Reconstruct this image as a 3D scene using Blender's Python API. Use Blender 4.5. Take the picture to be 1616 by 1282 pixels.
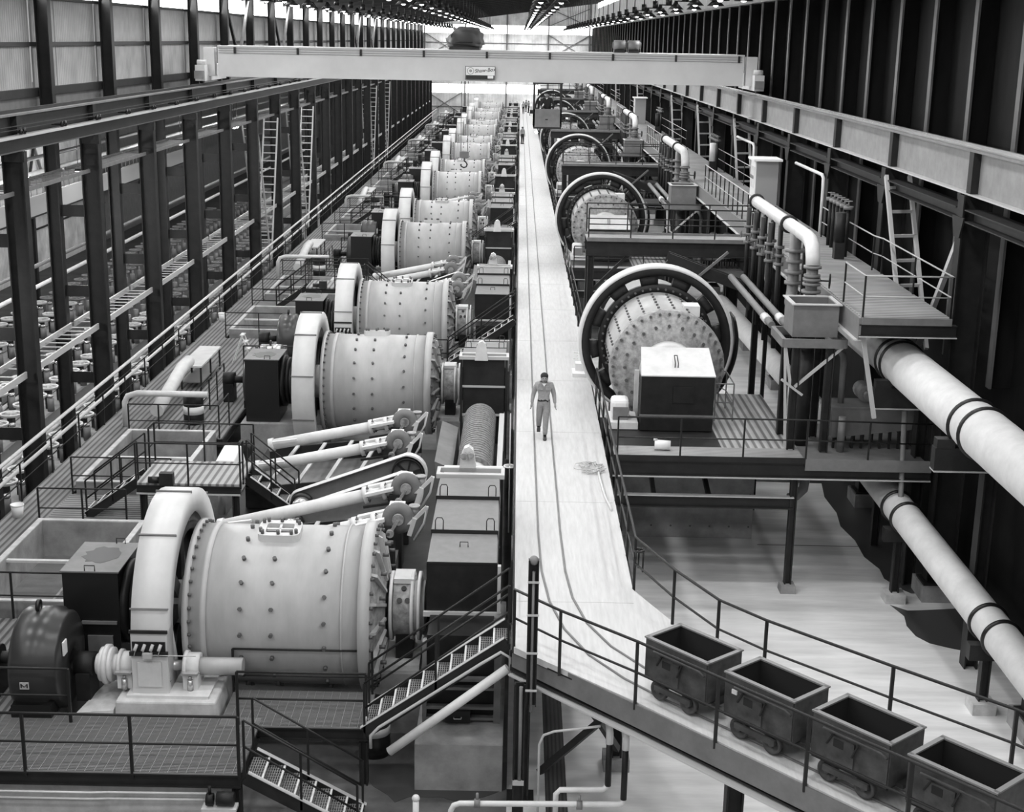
import bpy, bmesh, math, random
from mathutils import Vector, Matrix
random.seed(7)
for o in list(bpy.data.objects): bpy.data.objects.remove(o)
SC = bpy.context.scene
COL = SC.collection
R = math.radians
PI = math.pi

# ---------------------------------------------------------------- camera, world, light, exposure
cam = bpy.data.objects.new('camera', bpy.data.cameras.new('camera')); COL.objects.link(cam)
cam.data.sensor_width = 36.0; cam.data.lens = 49.3; cam.data.clip_start = .1; cam.data.clip_end = 600
_r = Vector((.99981863, .00612013, .01803466)); _d = Vector((.01899655, -.25311113, -.96725068)); _f = Vector((-.00135493, .96741785, -.25318149))
cam.matrix_world = Matrix(((_r.x, -_d.x, -_f.x, 0), (_r.y, -_d.y, -_f.y, 0), (_r.z, -_d.z, -_f.z, 13.6), (0, 0, 0, 1)))
SC.camera = cam
W = bpy.data.worlds.new('world'); SC.world = W; W.use_nodes = True
W.node_tree.nodes['Background'].inputs[0].default_value = (.9, .9, .9, 1)
W.node_tree.nodes['Background'].inputs[1].default_value = 0.5
SC.view_settings.view_transform = 'Standard'; SC.view_settings.look = 'None'
SC.view_settings.exposure = 0.0; SC.view_settings.gamma = 1.0; SC.view_settings.use_curve_mapping = False
SC.cycles.max_bounces = 5; SC.cycles.diffuse_bounces = 3; SC.cycles.glossy_bounces = 2
def area(name, loc, rot, sx, sy, power):
    l = bpy.data.lights.new(name, 'AREA'); l.shape = 'RECTANGLE'; l.size = sx; l.size_y = sy; l.energy = power
    o = bpy.data.objects.new(name, l); COL.objects.link(o); o.location = loc; o.rotation_euler = rot
    return o
ROW_X = (-11.3, -5.0, 1.2, 7.5)
LAMP = 240                                        # watts of each high-bay lamp; the lamps themselves are built below
area('clerestory_daylight', (-16.0, 118, 15.1), (0, R(-80), 0), .9, 240, 6000)   # daylight of the high glazing strip
area('clerestory_daylight', (11.9, 118, 19.0), (0, R(50), 0), .8, 240, 1500)

# ---------------------------------------------------------------- materials (all neutral greys: black-and-white photograph)
def mat(name, v, rough=.6, metal=0., nscale=0, namt=.15, bump=0., bscale=40, stretch=(1, 1, 1), emit=0, spec=.5):
    m = bpy.data.materials.new(name); m.use_nodes = True; nt = m.node_tree; b = nt.nodes['Principled BSDF']
    b.inputs['Base Color'].default_value = (v, v, v, 1); b.inputs['Roughness'].default_value = rough; b.inputs['Metallic'].default_value = metal
    b.inputs['Specular IOR Level'].default_value = spec
    if emit:
        b.inputs['Emission Color'].default_value = (1, 1, 1, 1); b.inputs['Emission Strength'].default_value = emit
    if nscale or bump:
        tc = nt.nodes.new('ShaderNodeTexCoord'); mp = nt.nodes.new('ShaderNodeMapping'); nt.links.new(tc.outputs['Object'], mp.inputs[0]); mp.inputs['Scale'].default_value = stretch
    if nscale:
        n = nt.nodes.new('ShaderNodeTexNoise'); n.inputs['Scale'].default_value = nscale; n.inputs['Detail'].default_value = 6; n.inputs['Roughness'].default_value = .65
        nt.links.new(mp.outputs[0], n.inputs[0])
        r = nt.nodes.new('ShaderNodeMapRange'); r.inputs[1].default_value = .3; r.inputs[2].default_value = .7
        r.inputs[3].default_value = v * (1 - namt); r.inputs[4].default_value = v * (1 + namt); nt.links.new(n.outputs[0], r.inputs[0])
        nt.links.new(r.outputs[0], b.inputs['Base Color'])
    if bump:
        n2 = nt.nodes.new('ShaderNodeTexNoise'); n2.inputs['Scale'].default_value = bscale; nt.links.new(mp.outputs[0], n2.inputs[0])
        bp = nt.nodes.new('ShaderNodeBump'); bp.inputs['Strength'].default_value = bump; bp.inputs['Distance'].default_value = .01
        nt.links.new(n2.outputs[0], bp.inputs['Height']); nt.links.new(bp.outputs[0], b.inputs['Normal'])
    return m
def stripes(name, v, dark, axis, period, duty=.3, rough=.7, relief=.4):
    """fine lines too small to model: grating bars, corrugation"""
    m = mat(name, v, rough); nt = m.node_tree; b = nt.nodes['Principled BSDF']
    tc = nt.nodes.new('ShaderNodeTexCoord'); sp = nt.nodes.new('ShaderNodeSeparateXYZ'); nt.links.new(tc.outputs['Object'], sp.inputs[0])
    w = nt.nodes.new('ShaderNodeMath'); w.operation = 'MULTIPLY'; w.inputs[1].default_value = 2 * PI / period; nt.links.new(sp.outputs['XYZ'.index(axis)], w.inputs[0])
    s = nt.nodes.new('ShaderNodeMath'); s.operation = 'SINE'; nt.links.new(w.outputs[0], s.inputs[0])
    n = nt.nodes.new('ShaderNodeTexNoise'); n.inputs['Scale'].default_value = .7; n.inputs['Detail'].default_value = 5; nt.links.new(tc.outputs['Object'], n.inputs[0])
    r = nt.nodes.new('ShaderNodeMapRange'); r.inputs[1].default_value = -1 + 2 * duty - .3; r.inputs[2].default_value = -1 + 2 * duty + .3
    r.inputs[3].default_value = dark; r.inputs[4].default_value = v; nt.links.new(s.outputs[0], r.inputs[0])
    mu = nt.nodes.new('ShaderNodeMath'); mu.operation = 'MULTIPLY_ADD'; mu.inputs[2].default_value = .0; 
    r2 = nt.nodes.new('ShaderNodeMapRange'); r2.inputs[1].default_value = .3; r2.inputs[2].default_value = .7; r2.inputs[3].default_value = .75; r2.inputs[4].default_value = 1.2; nt.links.new(n.outputs[0], r2.inputs[0])
    nt.links.new(r.outputs[0], mu.inputs[0]); nt.links.new(r2.outputs[0], mu.inputs[1]); nt.links.new(mu.outputs[0], b.inputs['Base Color'])
    bp = nt.nodes.new('ShaderNodeBump'); bp.inputs['Strength'].default_value = relief; bp.inputs['Distance'].default_value = .02; nt.links.new(s.outputs[0], bp.inputs['Height']); nt.links.new(bp.outputs[0], b.inputs['Normal'])
    return m
M = dict(
    walk=mat('walkway_concrete', .57, .75, nscale=2.2, namt=.10, stretch=(6, .5, 1)),
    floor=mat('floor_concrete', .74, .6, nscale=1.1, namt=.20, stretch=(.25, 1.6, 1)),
    floord=mat('stained_floor_concrete', .11, .5, nscale=.9, namt=.5),  # dark tone joins wet concrete and the shade under the decks
    pit=mat('dark_floor', .05, .8, nscale=.8, namt=.4),
    conc=mat('foundation_concrete', .30, .85, nscale=1.5, namt=.3),
    concl=mat('pale_concrete', .55, .85, nscale=3, namt=.2),
    mill=mat('mill_paint', .43, .38, nscale=1.6, namt=.09, stretch=(2.2, .7, .7)),
    guard=mat('guard_paint', .64, .42, nscale=1.5, namt=.07),
    bolt=mat('bolt_steel', .10, .5),
    head=mat('worn_head_steel', .30, .5, nscale=6, namt=.5),
    steel=mat('dark_painted_steel', .022, .5, nscale=3, namt=.3, spec=.3),
    col=mat('column_steel', .016, .5, nscale=2, namt=.35, spec=.3),
    black=mat('black_paint', .012, .35),
    motor=mat('motor_paint', .035, .3),
    rail=mat('railing_paint', .018, .5, spec=.3),
    railp=mat('pale_railing', .55, .5),
    lid=mat('lid_paint', .19, .5, nscale=5, namt=.1),
    box=mat('dark_box_paint', .014, .5, nscale=3, namt=.4, spec=.3),
    cream=mat('cream_paint', .68, .45, nscale=3, namt=.1),
    white=mat('white_paint', .85, .5),
    crane=mat('crane_paint', .62, .5, nscale=1, namt=.05),
    pipe=mat('lagged_pipe', .66, .7, nscale=2.5, namt=.10),
    web=mat('girder_web_paint', .17, .5, nscale=2, namt=.2),
    flange=mat('pale_flange', .5, .5),
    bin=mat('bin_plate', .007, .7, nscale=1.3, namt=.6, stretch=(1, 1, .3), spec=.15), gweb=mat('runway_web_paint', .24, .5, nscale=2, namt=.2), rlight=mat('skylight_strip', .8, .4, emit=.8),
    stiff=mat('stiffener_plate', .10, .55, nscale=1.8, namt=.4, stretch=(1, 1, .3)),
    sid=stripes('corrugated_siding', .50, .38, 'Y', .2, .3), sidl=stripes('low_bay_siding', .8, .62, 'Y', .25, .3),  # second siding is a paler copy, its tone standing in for missing light
    sidx=stripes('end_wall_siding', .92, .8, 'X', .25, .3),
    deckY=stripes('plank_deck', .22, .07, 'X', .17, .35),
    deckXp=stripes('platform_deck', .42, .16, 'X', .2, .35),
    deckX2=stripes('catwalk_ribs', .34, .12, 'Y', .22, .35), gratep=stripes('fine_grating', .40, .14, 'Y', .07, .35), grilld=stripes('drain_bars', .07, .03, 'X', .08, .4), railm=mat('worn_pale_rail', .45, .5), lid2=mat('cabinet_grey', .33, .5), cloth2=mat('work_trousers', .27, .9, nscale=15, namt=.15),
    deckX=stripes('ribbed_deck', .30, .09, 'Y', .16, .35),
    grate=mat('galvanised_grating', .25, .5),
    roof=mat('roof_deck', .38, .8, nscale=2, namt=.4, stretch=(4, .4, 1)),
    glass=mat('lit_glazing', .9, .4, emit=6),
    bulb=mat('lamp_glow', .9, .4, emit=14),
    mesh=mat('trommel_mesh', .20, .6, nscale=14, namt=.5, bump=.6, bscale=30),
    slurry=mat('slurry', .16, .25, nscale=1, namt=.2),
    wet=mat('wet_stain', .06, .3),
    tarp=mat('tarpaulin', .055, .85, bump=.5, bscale=6),
    cloth=mat('work_clothes', .33, .9, nscale=20, namt=.15), skin=mat('skin', .30, .6), hair=mat('hair', .02, .8), dark=mat('dark_clothes', .02, .9),
    galv=mat('bright_steel', .55, .25, metal=.7),
    ironrust=mat('mine_car_steel', .055, .55, nscale=4, namt=.5),
    carrim=mat('mine_car_rim', .20, .5), carin=mat('mine_car_inside', .012, .8),
)

# ---------------------------------------------------------------- mesh building
def V(*a): return Vector(a)
class MB:
    def __init__(s): s.v = []; s.f = []; s.sm = []
    def add(s, vs, fs, sm=False):
        n = len(s.v); s.v += [Vector(v) for v in vs]; s.f += [tuple(i + n for i in f) for f in fs]; s.sm += [sm] * len(fs); return s
    def box(s, x0, x1, y0, y1, z0, z1):
        return s.add([(x0, y0, z0), (x1, y0, z0), (x1, y1, z0), (x0, y1, z0), (x0, y0, z1), (x1, y0, z1), (x1, y1, z1), (x0, y1, z1)],
                     [(0, 3, 2, 1), (4, 5, 6, 7), (0, 1, 5, 4), (1, 2, 6, 5), (2, 3, 7, 6), (3, 0, 4, 7)])
    def hexa(s, b, t):          # two quads, bottom and top (counter-clockwise from above)
        return s.add(list(b) + list(t), [(3, 2, 1, 0), (4, 5, 6, 7), (0, 1, 5, 4), (1, 2, 6, 5), (2, 3, 7, 6), (3, 0, 4, 7)])
    def frame(s, p, q, up=(0, 0, 1)):
        d = (q - p).normalized(); u = Vector(up)
        if abs(d.dot(u)) > .98: u = Vector((0, 1, 0))
        a = d.cross(u).normalized(); b = a.cross(d).normalized(); return d, a, b
    def bar(s, p, q, w, h, up=(0, 0, 1)):
        p, q = Vector(p), Vector(q); d, a, b = s.frame(p, q, up); a = a * w / 2; b = b * h / 2
        return s.add([p - a - b, p + a - b, p + a + b, p - a + b, q - a - b, q + a - b, q + a + b, q - a + b],
                     [(0, 1, 2, 3), (7, 6, 5, 4), (4, 5, 1, 0), (5, 6, 2, 1), (6, 7, 3, 2), (7, 4, 0, 3)])
    def ibeam(s, p, q, w, h, t=.03, up=(0, 0, 1)):
        p, q = Vector(p), Vector(q); d, a, b = s.frame(p, q, up); o = b * (h / 2 - t / 2)
        s.bar(p + o, q + o, w, t, up); s.bar(p - o, q - o, w, t, up); return s.bar(p, q, t, h - 2 * t, up)
    def cyl(s, p, q, r, n=16, r2=None, cap=True):
        p, q = Vector(p), Vector(q); r2 = r if r2 is None else r2; d, a, b = s.frame(p, q)
        vs = [p + (a * math.cos(2 * PI * i / n) + b * math.sin(2 * PI * i / n)) * r for i in range(n)] + [q + (a * math.cos(2 * PI * i / n) + b * math.sin(2 * PI * i / n)) * r2 for i in range(n)]
        s.add(vs, [(i, (i + 1) % n, n + (i + 1) % n, n + i) for i in range(n)], True)
        if cap:
            m = len(s.v) - 2 * n; s.f += [tuple(m + i for i in reversed(range(n))), tuple(m + n + i for i in range(n))]; s.sm += [False, False]
        return s
    def tube(s, pts, r, n=8, closed=False):
        pts = [Vector(p) for p in pts]; k = len(pts); rings = []; base = len(s.v); pa = None
        for i in range(k):
            if closed: d = pts[(i + 1) % k] - pts[i - 1]
            else: d = (pts[min(i + 1, k - 1)] - pts[max(i - 1, 0)])
            d.normalize(); u = Vector((0, 0, 1)) if pa is None else pa
            if abs(d.dot(u)) > .95 and pa is None: u = Vector((0, 1, .1))
            a = (u - d * d.dot(u)).normalized(); pa = a; b = d.cross(a)
            s.v += [pts[i] + (a * math.cos(2 * PI * j / n) + b * math.sin(2 * PI * j / n)) * r for j in range(n)]
        for i in range(k if closed else k - 1):
            x, y = base + i * n, base + ((i + 1) % k) * n
            for j in range(n): s.f.append((x + j, x + (j + 1) % n, y + (j + 1) % n, y + j)); s.sm.append(True)
        if not closed:
            s.f.append(tuple(base + j for j in reversed(range(n)))); s.f.append(tuple(base + (k - 1) * n + j for j in range(n))); s.sm += [False, False]
        return s
    def lathe(s, c, ax, prof, n=32, closed=True, a0=0., a1=2 * PI, sm=True):
        """prof: (distance along axis, radius) points; a closed profile makes a ring"""
        c = Vector(c); d, a, b = s.frame(c, c + Vector(ax)); full = abs(a1 - a0 - 2 * PI) < 1e-6; k = n if full else n + 1; m = len(prof); base = len(s.v)
        for i in range(k):
            t = a0 + (a1 - a0) * i / n; e = a * math.cos(t) + b * math.sin(t)
            s.v += [c + d * x + e * r for x, r in prof]
        for i in range(n):
            p, q = base + i * m, base + ((i + 1) % k) * m
            for j in range(m if closed else m - 1): s.f.append((p + j, q + j, q + (j + 1) % m, p + (j + 1) % m)); s.sm.append(sm)
        if not full and closed: s.f += [tuple(base + j for j in range(m)), tuple(base + n * m + j for j in reversed(range(m)))]; s.sm += [False, False]
        return s
    def prism(s, pts, d):       # planar polygon extruded by vector d
        n = len(pts); d = Vector(d); p = [Vector(x) for x in pts]
        return s.add(p + [x + d for x in p], [tuple(reversed(range(n))), tuple(range(n, 2 * n))] + [(i, (i + 1) % n, n + (i + 1) % n, n + i) for i in range(n)])
    def sphere(s, c, r, n=12, m=8, sc=(1, 1, 1)):
        c = Vector(c); prof = [(-math.cos(PI * i / m) * r, max(math.sin(PI * i / m) * r, 1e-4)) for i in range(m + 1)]; b = len(s.v)
        s.lathe((0, 0, 0), (0, 0, 1), prof, n, closed=False)
        for i in range(b, len(s.v)): s.v[i] = Vector((s.v[i].x * sc[0], s.v[i].y * sc[1], s.v[i].z * sc[2])) + c
        return s
    def data(s, name, m, org=Vector((0, 0, 0)), fix=True, my=None):
        me = bpy.data.meshes.new(name)
        vs = s.v if my is None else [Vector((v.x, 2 * my - v.y, v.z)) for v in s.v]
        me.from_pydata([v - org for v in vs], [], s.f); me.polygons.foreach_set('use_smooth', s.sm)
        if fix:
            bm = bmesh.new(); bm.from_mesh(me); bmesh.ops.recalc_face_normals(bm, faces=bm.faces); bm.to_mesh(me); bm.free()
        if m: me.materials.append(M[m] if isinstance(m, str) else m)
        me.update(); return me
    def build(s, name, m, parent=None, org=None, kind=None, label=None, my=None, bev=0):
        g = Vector(parent['_o']) if parent else Vector(org if org is not None else (0, 0, 0))
        o = bpy.data.objects.new(name, s.data(name, m, g, my=my)); COL.objects.link(o)
        if parent: o.parent = parent
        else: o.location = g
        o['_o'] = tuple(g)
        if kind: o['kind'] = kind
        if label: o['label'] = label
        if bev:
            b = o.modifiers.new('bevel', 'BEVEL'); b.width = bev; b.segments = 2; b.limit_method = 'ANGLE'
        return o
def tag(o, label, cat, group=None, kind=None):
    o['label'] = label; o['category'] = cat
    if group: o['group'] = group
    if kind: o['kind'] = kind
    return o
def thing(name, label, cat, loc, group=None, kind=None):
    o = bpy.data.objects.new(name, None); COL.objects.link(o); o.location = loc; o['_o'] = tuple(loc); o.empty_display_size = .2
    return tag(o, label, cat, group, kind)
def inst(src, parent, off, rz=None):
    """a copy of a part (shared mesh) moved by off inside the same thing"""
    c = src.copy(); COL.objects.link(c); c.parent = parent; c.location = Vector(src.location) + Vector(off)
    if rz is not None: c.rotation_euler.z = rz
    return c
KIDS = {}
def copy_tree(root, off, label=None, group=None):
    def cp(o, par):
        c = o.copy(); COL.objects.link(c); c.parent = par
        for ch in o.children: cp(ch, c)
        return c
    c = cp(root, None); c.location = root.location + Vector(off)
    if label: c['label'] = label
    if group: c['group'] = group
    return c
ORD = ['nearest', 'second', 'third', 'fourth', 'fifth', 'sixth', 'seventh', 'eighth', 'ninth', 'tenth', 'eleventh', 'twelfth', 'thirteenth', 'fourteenth', 'fifteenth', 'sixteenth', 'seventeenth', 'eighteenth', 'nineteenth', 'twentieth']
ORD += ['twenty-' + w for w in ['first'] + ORD[1:9]] + ['thirtieth'] + ['thirty-' + w for w in ['first'] + ORD[1:9]] + ['fortieth'] + ['forty-' + w for w in ['first'] + ORD[1:9]] + ['fiftieth']
def nth(i): return ORD[i] if i == 0 else ORD[i] + ' nearest'
BAY = 7.4; PER = 4 * BAY
YC = [41 + BAY * k for k in range(-3, 27)]           # column lines 18.8 ... 233.4
YEND = 240.8

# ================================================================ SETTING
def struct(name, mb, m, parent=None, **k):
    o = mb.build(name, m, parent, **k)
    if not parent: o['kind'] = 'structure'
    return o
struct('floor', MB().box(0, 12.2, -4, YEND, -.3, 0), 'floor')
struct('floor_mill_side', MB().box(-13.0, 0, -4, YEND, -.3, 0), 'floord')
struct('floor_pit', MB().box(-34, -13.05, -4, YEND, -3.0, -2.6), 'pit')
struct('wall_pit', MB().box(-13.05, -12.9, -4, YEND, -2.6, -.3), 'conc')

# mono-pitch roof with rafters and purlins
def rz(x): return 15.8 + .135 * (x + 16.6)
roof = thing('ceiling', 'dark sloping steel roof deck', 'roof', (0, 0, 0), kind='structure')
mb = MB(); mb.prism([(-16.9, -4, rz(-16.9) + .25), (12.6, -4, rz(12.6) + .25), (12.6, -4, rz(12.6) + .4), (-16.9, -4, rz(-16.9) + .4)], (0, YEND + 4, 0)); mb.build('roof_deck', 'roof', roof)
raf = None
for y in YC:
    if raf is None: raf = MB().ibeam((-16.6, y, rz(-16.6) - .1), (12.3, y, rz(12.3) - .1), .22, .5).build('rafter', 'steel', roof); y0 = y
    else: inst(raf, roof, (0, y - y0, 0))
pur = None
for i in range(14):
    x = -15.5 + 2.05 * i
    MB().ibeam((x, -2, rz(x) + .12), (x, YEND - .2, rz(x) + .12), .1, .22).build('purlin', 'flange', roof)
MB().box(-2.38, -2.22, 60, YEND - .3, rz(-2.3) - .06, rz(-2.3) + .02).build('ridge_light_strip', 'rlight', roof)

# left upper wall: wall columns, siding sheets, girts, clerestory panes
wl = thing('wall_left', 'pale corrugated siding high on one side with a strip of windows', 'wall', (-16.4, 0, 11.7), kind='structure')
sh = None
for y in YC[:-1]:
    for j in range(3):
        ya = y + .12 + j * (BAY - .24) / 3; yb = ya + (BAY - .24) / 3 - .03
        for z0, z1 in ((11.7, 13.1), (13.2, 14.65)):
            dx = .012 * (j % 2)
            if sh is None: sh = {}
            if (z0, 'a') not in sh:
                sh[(z0, 'a')] = (MB().box(-16.46, -16.40, ya, yb, z0, z1).build('siding_sheet', 'sid', wl), ya)
            else: inst(sh[(z0, 'a')][0], wl, (dx, ya - sh[(z0, 'a')][1], 0))
mb = MB().box(-16.40, -16.22, -4, YEND, 13.08, 13.22); mb.build('girt', 'steel', wl)
MB().box(-16.40, -16.2, -4, YEND, 11.45, 11.72).build('girt', 'steel', wl)
MB().box(-16.46, -16.34, -4, YEND, 10.0, 11.45).build('lower_panel', 'web', wl)
MB().box(-16.40, -16.2, -4, YEND, 14.62, 14.72).build('girt', 'steel', wl)
wn = thing('window_1', 'bright clerestory glazing above the siding', 'window', (-16.4, 0, 14.7), kind='structure')
pn = None
for y in YC[:-1]:
    if pn is None: pn = (MB().box(-16.44, -16.40, y + .15, y + BAY - .15, 14.72, 15.75).build('pane', 'glass', wn), y)
    else: inst(pn[0], wn, (0, y - pn[1], 0))
# right: dark bin wall with stiffeners, siding and glazing above
wr = thing('wall_right', 'tall black plate wall of the ore bin with vertical stiffeners', 'wall', (12.2, 0, 0), kind='structure')
pl = None; st = None
for i in range(61):
    y = 41 + 3.7 * (i - 7)
    if y > YEND: break
    if pl is None:
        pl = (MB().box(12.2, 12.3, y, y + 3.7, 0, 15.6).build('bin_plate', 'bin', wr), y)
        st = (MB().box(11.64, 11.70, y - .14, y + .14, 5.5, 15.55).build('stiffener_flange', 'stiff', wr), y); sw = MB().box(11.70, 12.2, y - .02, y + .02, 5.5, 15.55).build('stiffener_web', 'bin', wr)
    else:
        inst(pl[0], wr, (0, y - pl[1], 0)); inst(st[0], wr, (0, y - st[1], 0)); inst(sw, wr, (0, y - st[1], 0))
MB().box(11.9, 12.35, -4, YEND, 15.6, 15.72).build('top_angle', 'flange', wr)
up = thing('wall_right_upper', 'pale siding above the bin wall', 'wall', (12.4, 0, 15.7), kind='structure')
pl = None
for i in range(60):
    y = 15 + 3.7 * i
    if y > YEND - 3: break
    if pl is None: pl = (MB().box(12.42, 12.5, y, y + 3.66, 15.72, 18.6).build('siding_sheet', 'sidl', up), y); pw = MB().box(12.44, 12.48, y + .1, y + 3.5, 18.7, 19.5).build('pane', 'glass', up)
    else: inst(pl[0], up, (0, y - pl[1], 0)); inst(pw, up, (0, y - pl[1], 0))
# far end wall
we = thing('wall_end', 'bright corrugated gable wall with two window bands', 'wall', (0, YEND, 0), kind='structure')
mb = None
xs = [-16.4 + 2.2 * i for i in range(14)]
for x in xs:
    x1 = min(x + 2.17, 12.3)
    for z0, z1 in ((0, 2.5), (2.5, 4.7), (6.2, 9), (9, 11.7), (11.7, 14.4), (15.8, max(rz(x) + .2, 16.2))):
        MB().box(x, x1, YEND, YEND + .06, z0 + .02, z1).build('siding_sheet', 'sidx', we)
    MB().box(x + .02, x1, YEND, YEND + .05, 14.42, 15.78).build('pane', 'glass', we)
    if x < 2: MB().box(x + .02, x1, YEND, YEND + .05, 4.72, 6.18).build('pane', 'glass', we)
    else: MB().box(x, x1, YEND, YEND + .06, 4.72, 6.2).build('siding_sheet', 'sidx', we)
for x in (-16, -9.2, -2.3, 4.6, 11.4): MB().box(x - .12, x + .12, YEND - .3, YEND - .02, 0, rz(x)).build('wall_post', 'web', we)
for x0, x1, z0, z1 in ((4.7, 11.3, 10.5, 14.3), (4.7, 11.3, 15.8, 18.6), (-15.8, -9.4, 1, 5), (-15.8, -9.4, 10.5, 14.3)):
    MB().bar((x0, YEND - .15, z0), (x1, YEND - .15, z1), .12, .12).build('brace', 'web', we); MB().bar((x0, YEND - .2, z1), (x1, YEND - .2, z0), .12, .12).build('brace', 'web', we)
for z in (2.5, 9, 12.9): MB().box(-16.4, 12.2, YEND - .2, YEND - .03, z - .06, z + .06).build('girt', 'web', we)
# low bay beyond the columns on the other side
lr = struct('ceiling_low_bay', MB().box(-34, -16.5, -4, YEND, 9.9, 10.1), 'black')
wf = thing('wall_low_bay', 'pale siding of the low bay seen between the columns', 'wall', (-33, 0, -2.6), kind='structure')
s0 = None
for i in range(24):
    y = 30 + 3.4 * i
    for z0, z1 in ((-2.6, .4), (.4, 3.2), (3.2, 6.), (6., 9.9)):
        if s0 is None: s0 = {}
        if z0 not in s0: s0[z0] = (MB().box(-33.1, -33., y, y + 3.36, z0 + .03, z1 - .03).build('siding_sheet', 'sidl' if z0 < 6 else 'steel', wf), y)  # top row's dark colour stands in for shade under the low roof
        else: inst(s0[z0][0], wf, (0, y - s0[z0][1], 0))
for z in (.4, 3.2, 6.): MB().box(-33, -32.86, 28, 112, z - .05, z + .05).build('girt', 'steel', wf)
for i in range(6):
    y = 48 + 14.8 * i; MB().bar((-32.8, y, .5), (-32.8, y + 3.6, 6), .16, .16).build('brace', 'steel', wf); MB().bar((-32.8, y + 7.2, .5), (-32.8, y + 3.6, 6), .16, .16).build('brace', 'web', wf)
MB().box(-33.1, -33., 112, YEND, -2.6, 9.9).build('shaded_panel', 'web', wf)  # plain darker wall panel past the siding sheets
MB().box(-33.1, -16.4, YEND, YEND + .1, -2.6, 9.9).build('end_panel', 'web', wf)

# ---------------------------------------------------------------- columns, girders, bracing
def hcol(mb, x, y, z0, z1, dx, dy, t=.035):     # H section: flanges face +-x, web between
    mb.box(x - dx / 2, x - dx / 2 + t, y - dy / 2, y + dy / 2, z0, z1); mb.box(x + dx / 2 - t, x + dx / 2, y - dy / 2, y + dy / 2, z0, z1); mb.box(x - dx / 2 + t, x + dx / 2 - t, y - t / 2, y + t / 2, z0, z1); return mb
XL, XW, XR = -14.6, -15.95, 10.9
y0 = YC[0]
c = thing('crane_column', '', 'column', (XL, y0, -2.6), 'crane columns of the left row', 'structure')
hcol(MB(), XL, y0, -2.55, 10.2, .62, .36).build('shaft', 'col', c)
MB().box(XL - .35, XL + .35, y0 - .3, y0 + .3, -2.6, -2.55).build('base_plate', 'col', c)
MB().prism([(XL + .33, y0 - .14, 9.9), (XL + .33, y0 + .14, 9.9), (XL + .33, y0 + .14, 10.2), (XL + .33, y0 - .14, 10.2)], (-.66, 0, 0)).build('cap', 'col', c)
for z in (1.5, 4.6, 7.4): MB().box(XW + .22, XL - .3, y0 - .02, y0 + .02, z, z + .4).build('batten', 'col', c)
w = thing('wall_column', '', 'column', (XW, y0, -2.6), 'wall columns of the left row', 'structure')
hcol(MB(), XW, y0, -2.6, 15.8, .44, .36).build('shaft', 'col', w)
rc = thing('crane_column', '', 'column', (XR, y0, 0), 'crane columns of the right row', 'structure')
hcol(MB(), XR, y0, .45, 10.2, .7, .44).build('shaft', 'col', rc)
MB().hexa([(XR - .5, y0 - .5, 0), (XR + .5, y0 - .5, 0), (XR + .5, y0 + .5, 0), (XR - .5, y0 + .5, 0)], [(XR - .5, y0 - .5, .4), (XR + .5, y0 - .5, .4), (XR + .5, y0 + .5, .4), (XR - .5, y0 + .5, .4)]).build('footing', 'conc', rc)
MB().box(XR - .45, XR + .45, y0 - .36, y0 + .36, .4, .45).build('base_plate', 'steel', rc)
MB().prism([(XR - .39, y0 - .22, 9.2), (XR - .39, y0 + .22, 9.2), (XR - .39, y0 + .45, 9.7), (XR - .39, y0 - .45, 9.7)], (.04, 0, 0)).build('gusset', 'col', rc)
for i, y in enumerate(YC):
    for root, txt in ((c, 'dark steel crane column in the row along the flotation bay'), (w, 'tall dark wall column behind the crane columns under the clerestory'), (rc, 'dark steel crane column before the black bin wall')):
        lb = f'{txt}, {nth(i)}'
        if i == 0: root['label'] = lb
        else: copy_tree(root, (0, y - y0, 0), lb)

def girder(x, name, left):
    s = 1 if left else -1
    g = thing(name, 'dark riveted crane runway girder on the column row by the siding' if left else 'pale crane runway girder along the black bin wall', 'girder', (x, 0, 10.2), kind='structure')
    MB().box(x - .2, x + .2, -4, YEND - .5, 10.2, 10.24).build('bottom_flange', 'flange' if not left else 'web', g)
    MB().box(x - .22, x + .22, -4, YEND - .5, 11.22, 11.28).build('top_flange', 'web', g)
    MB().box(x - .04, x + .04, -4, YEND - .5, 11.28, 11.38).build('crane_rail', 'galv' if not left else 'steel', g)
    web = None
    for y in YC[:-1]:
        if web is None:
            y_ = y; web = MB().box(x - .015, x + .015, y + .02, y + BAY - .02, 10.24, 11.22).build('web_panel', 'steel' if left else 'gweb', g)
            stf = MB().box(x - .2, x + .2, y - .16, y + .16, 10.245, 11.215).build('stiffener', 'col', g)
        else: inst(web, g, (0, y - y_, 0)); inst(stf, g, (0, y - y_, 0))
    if left:
        MB().box(x + .2, x + .42, -4, YEND - .5, 10.62, 10.70).build('dusty_ledge', 'flange', g)
        MB().box(x + .2, x + .24, -4, YEND - .5, 10.25, 10.62).build('ledge_web', 'col', g)
        br = None
        for i in range(60):
            y = 22 + 3.7 * i
            if y > 120: break
            if br is None: y_ = y; br = MB().bar((x + .1, y, 10.78), (x + .5, y, 10.78), .04, .04).bar((x + .1, y + .3, 10.78), (x + .5, y + .3, 10.78), .04, .04).cyl((x + .42, y, 10.72), (x + .42, y, 10.9), .05, 8).cyl((x + .42, y + .3, 10.72), (x + .42, y + .3, 10.9), .05, 8).build('conductor_bracket', 'black', g)
            else: inst(br, g, (0, y - y_, 0))
        for dz in (0, .1): MB().box(x + .40, x + .43, -4, 150, 10.86 + dz, 10.88 + dz).build('conductor_bar', 'black', g)
    return g
girder(XL, 'crane_girder', True); girder(XR, 'crane_girder', False)

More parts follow.
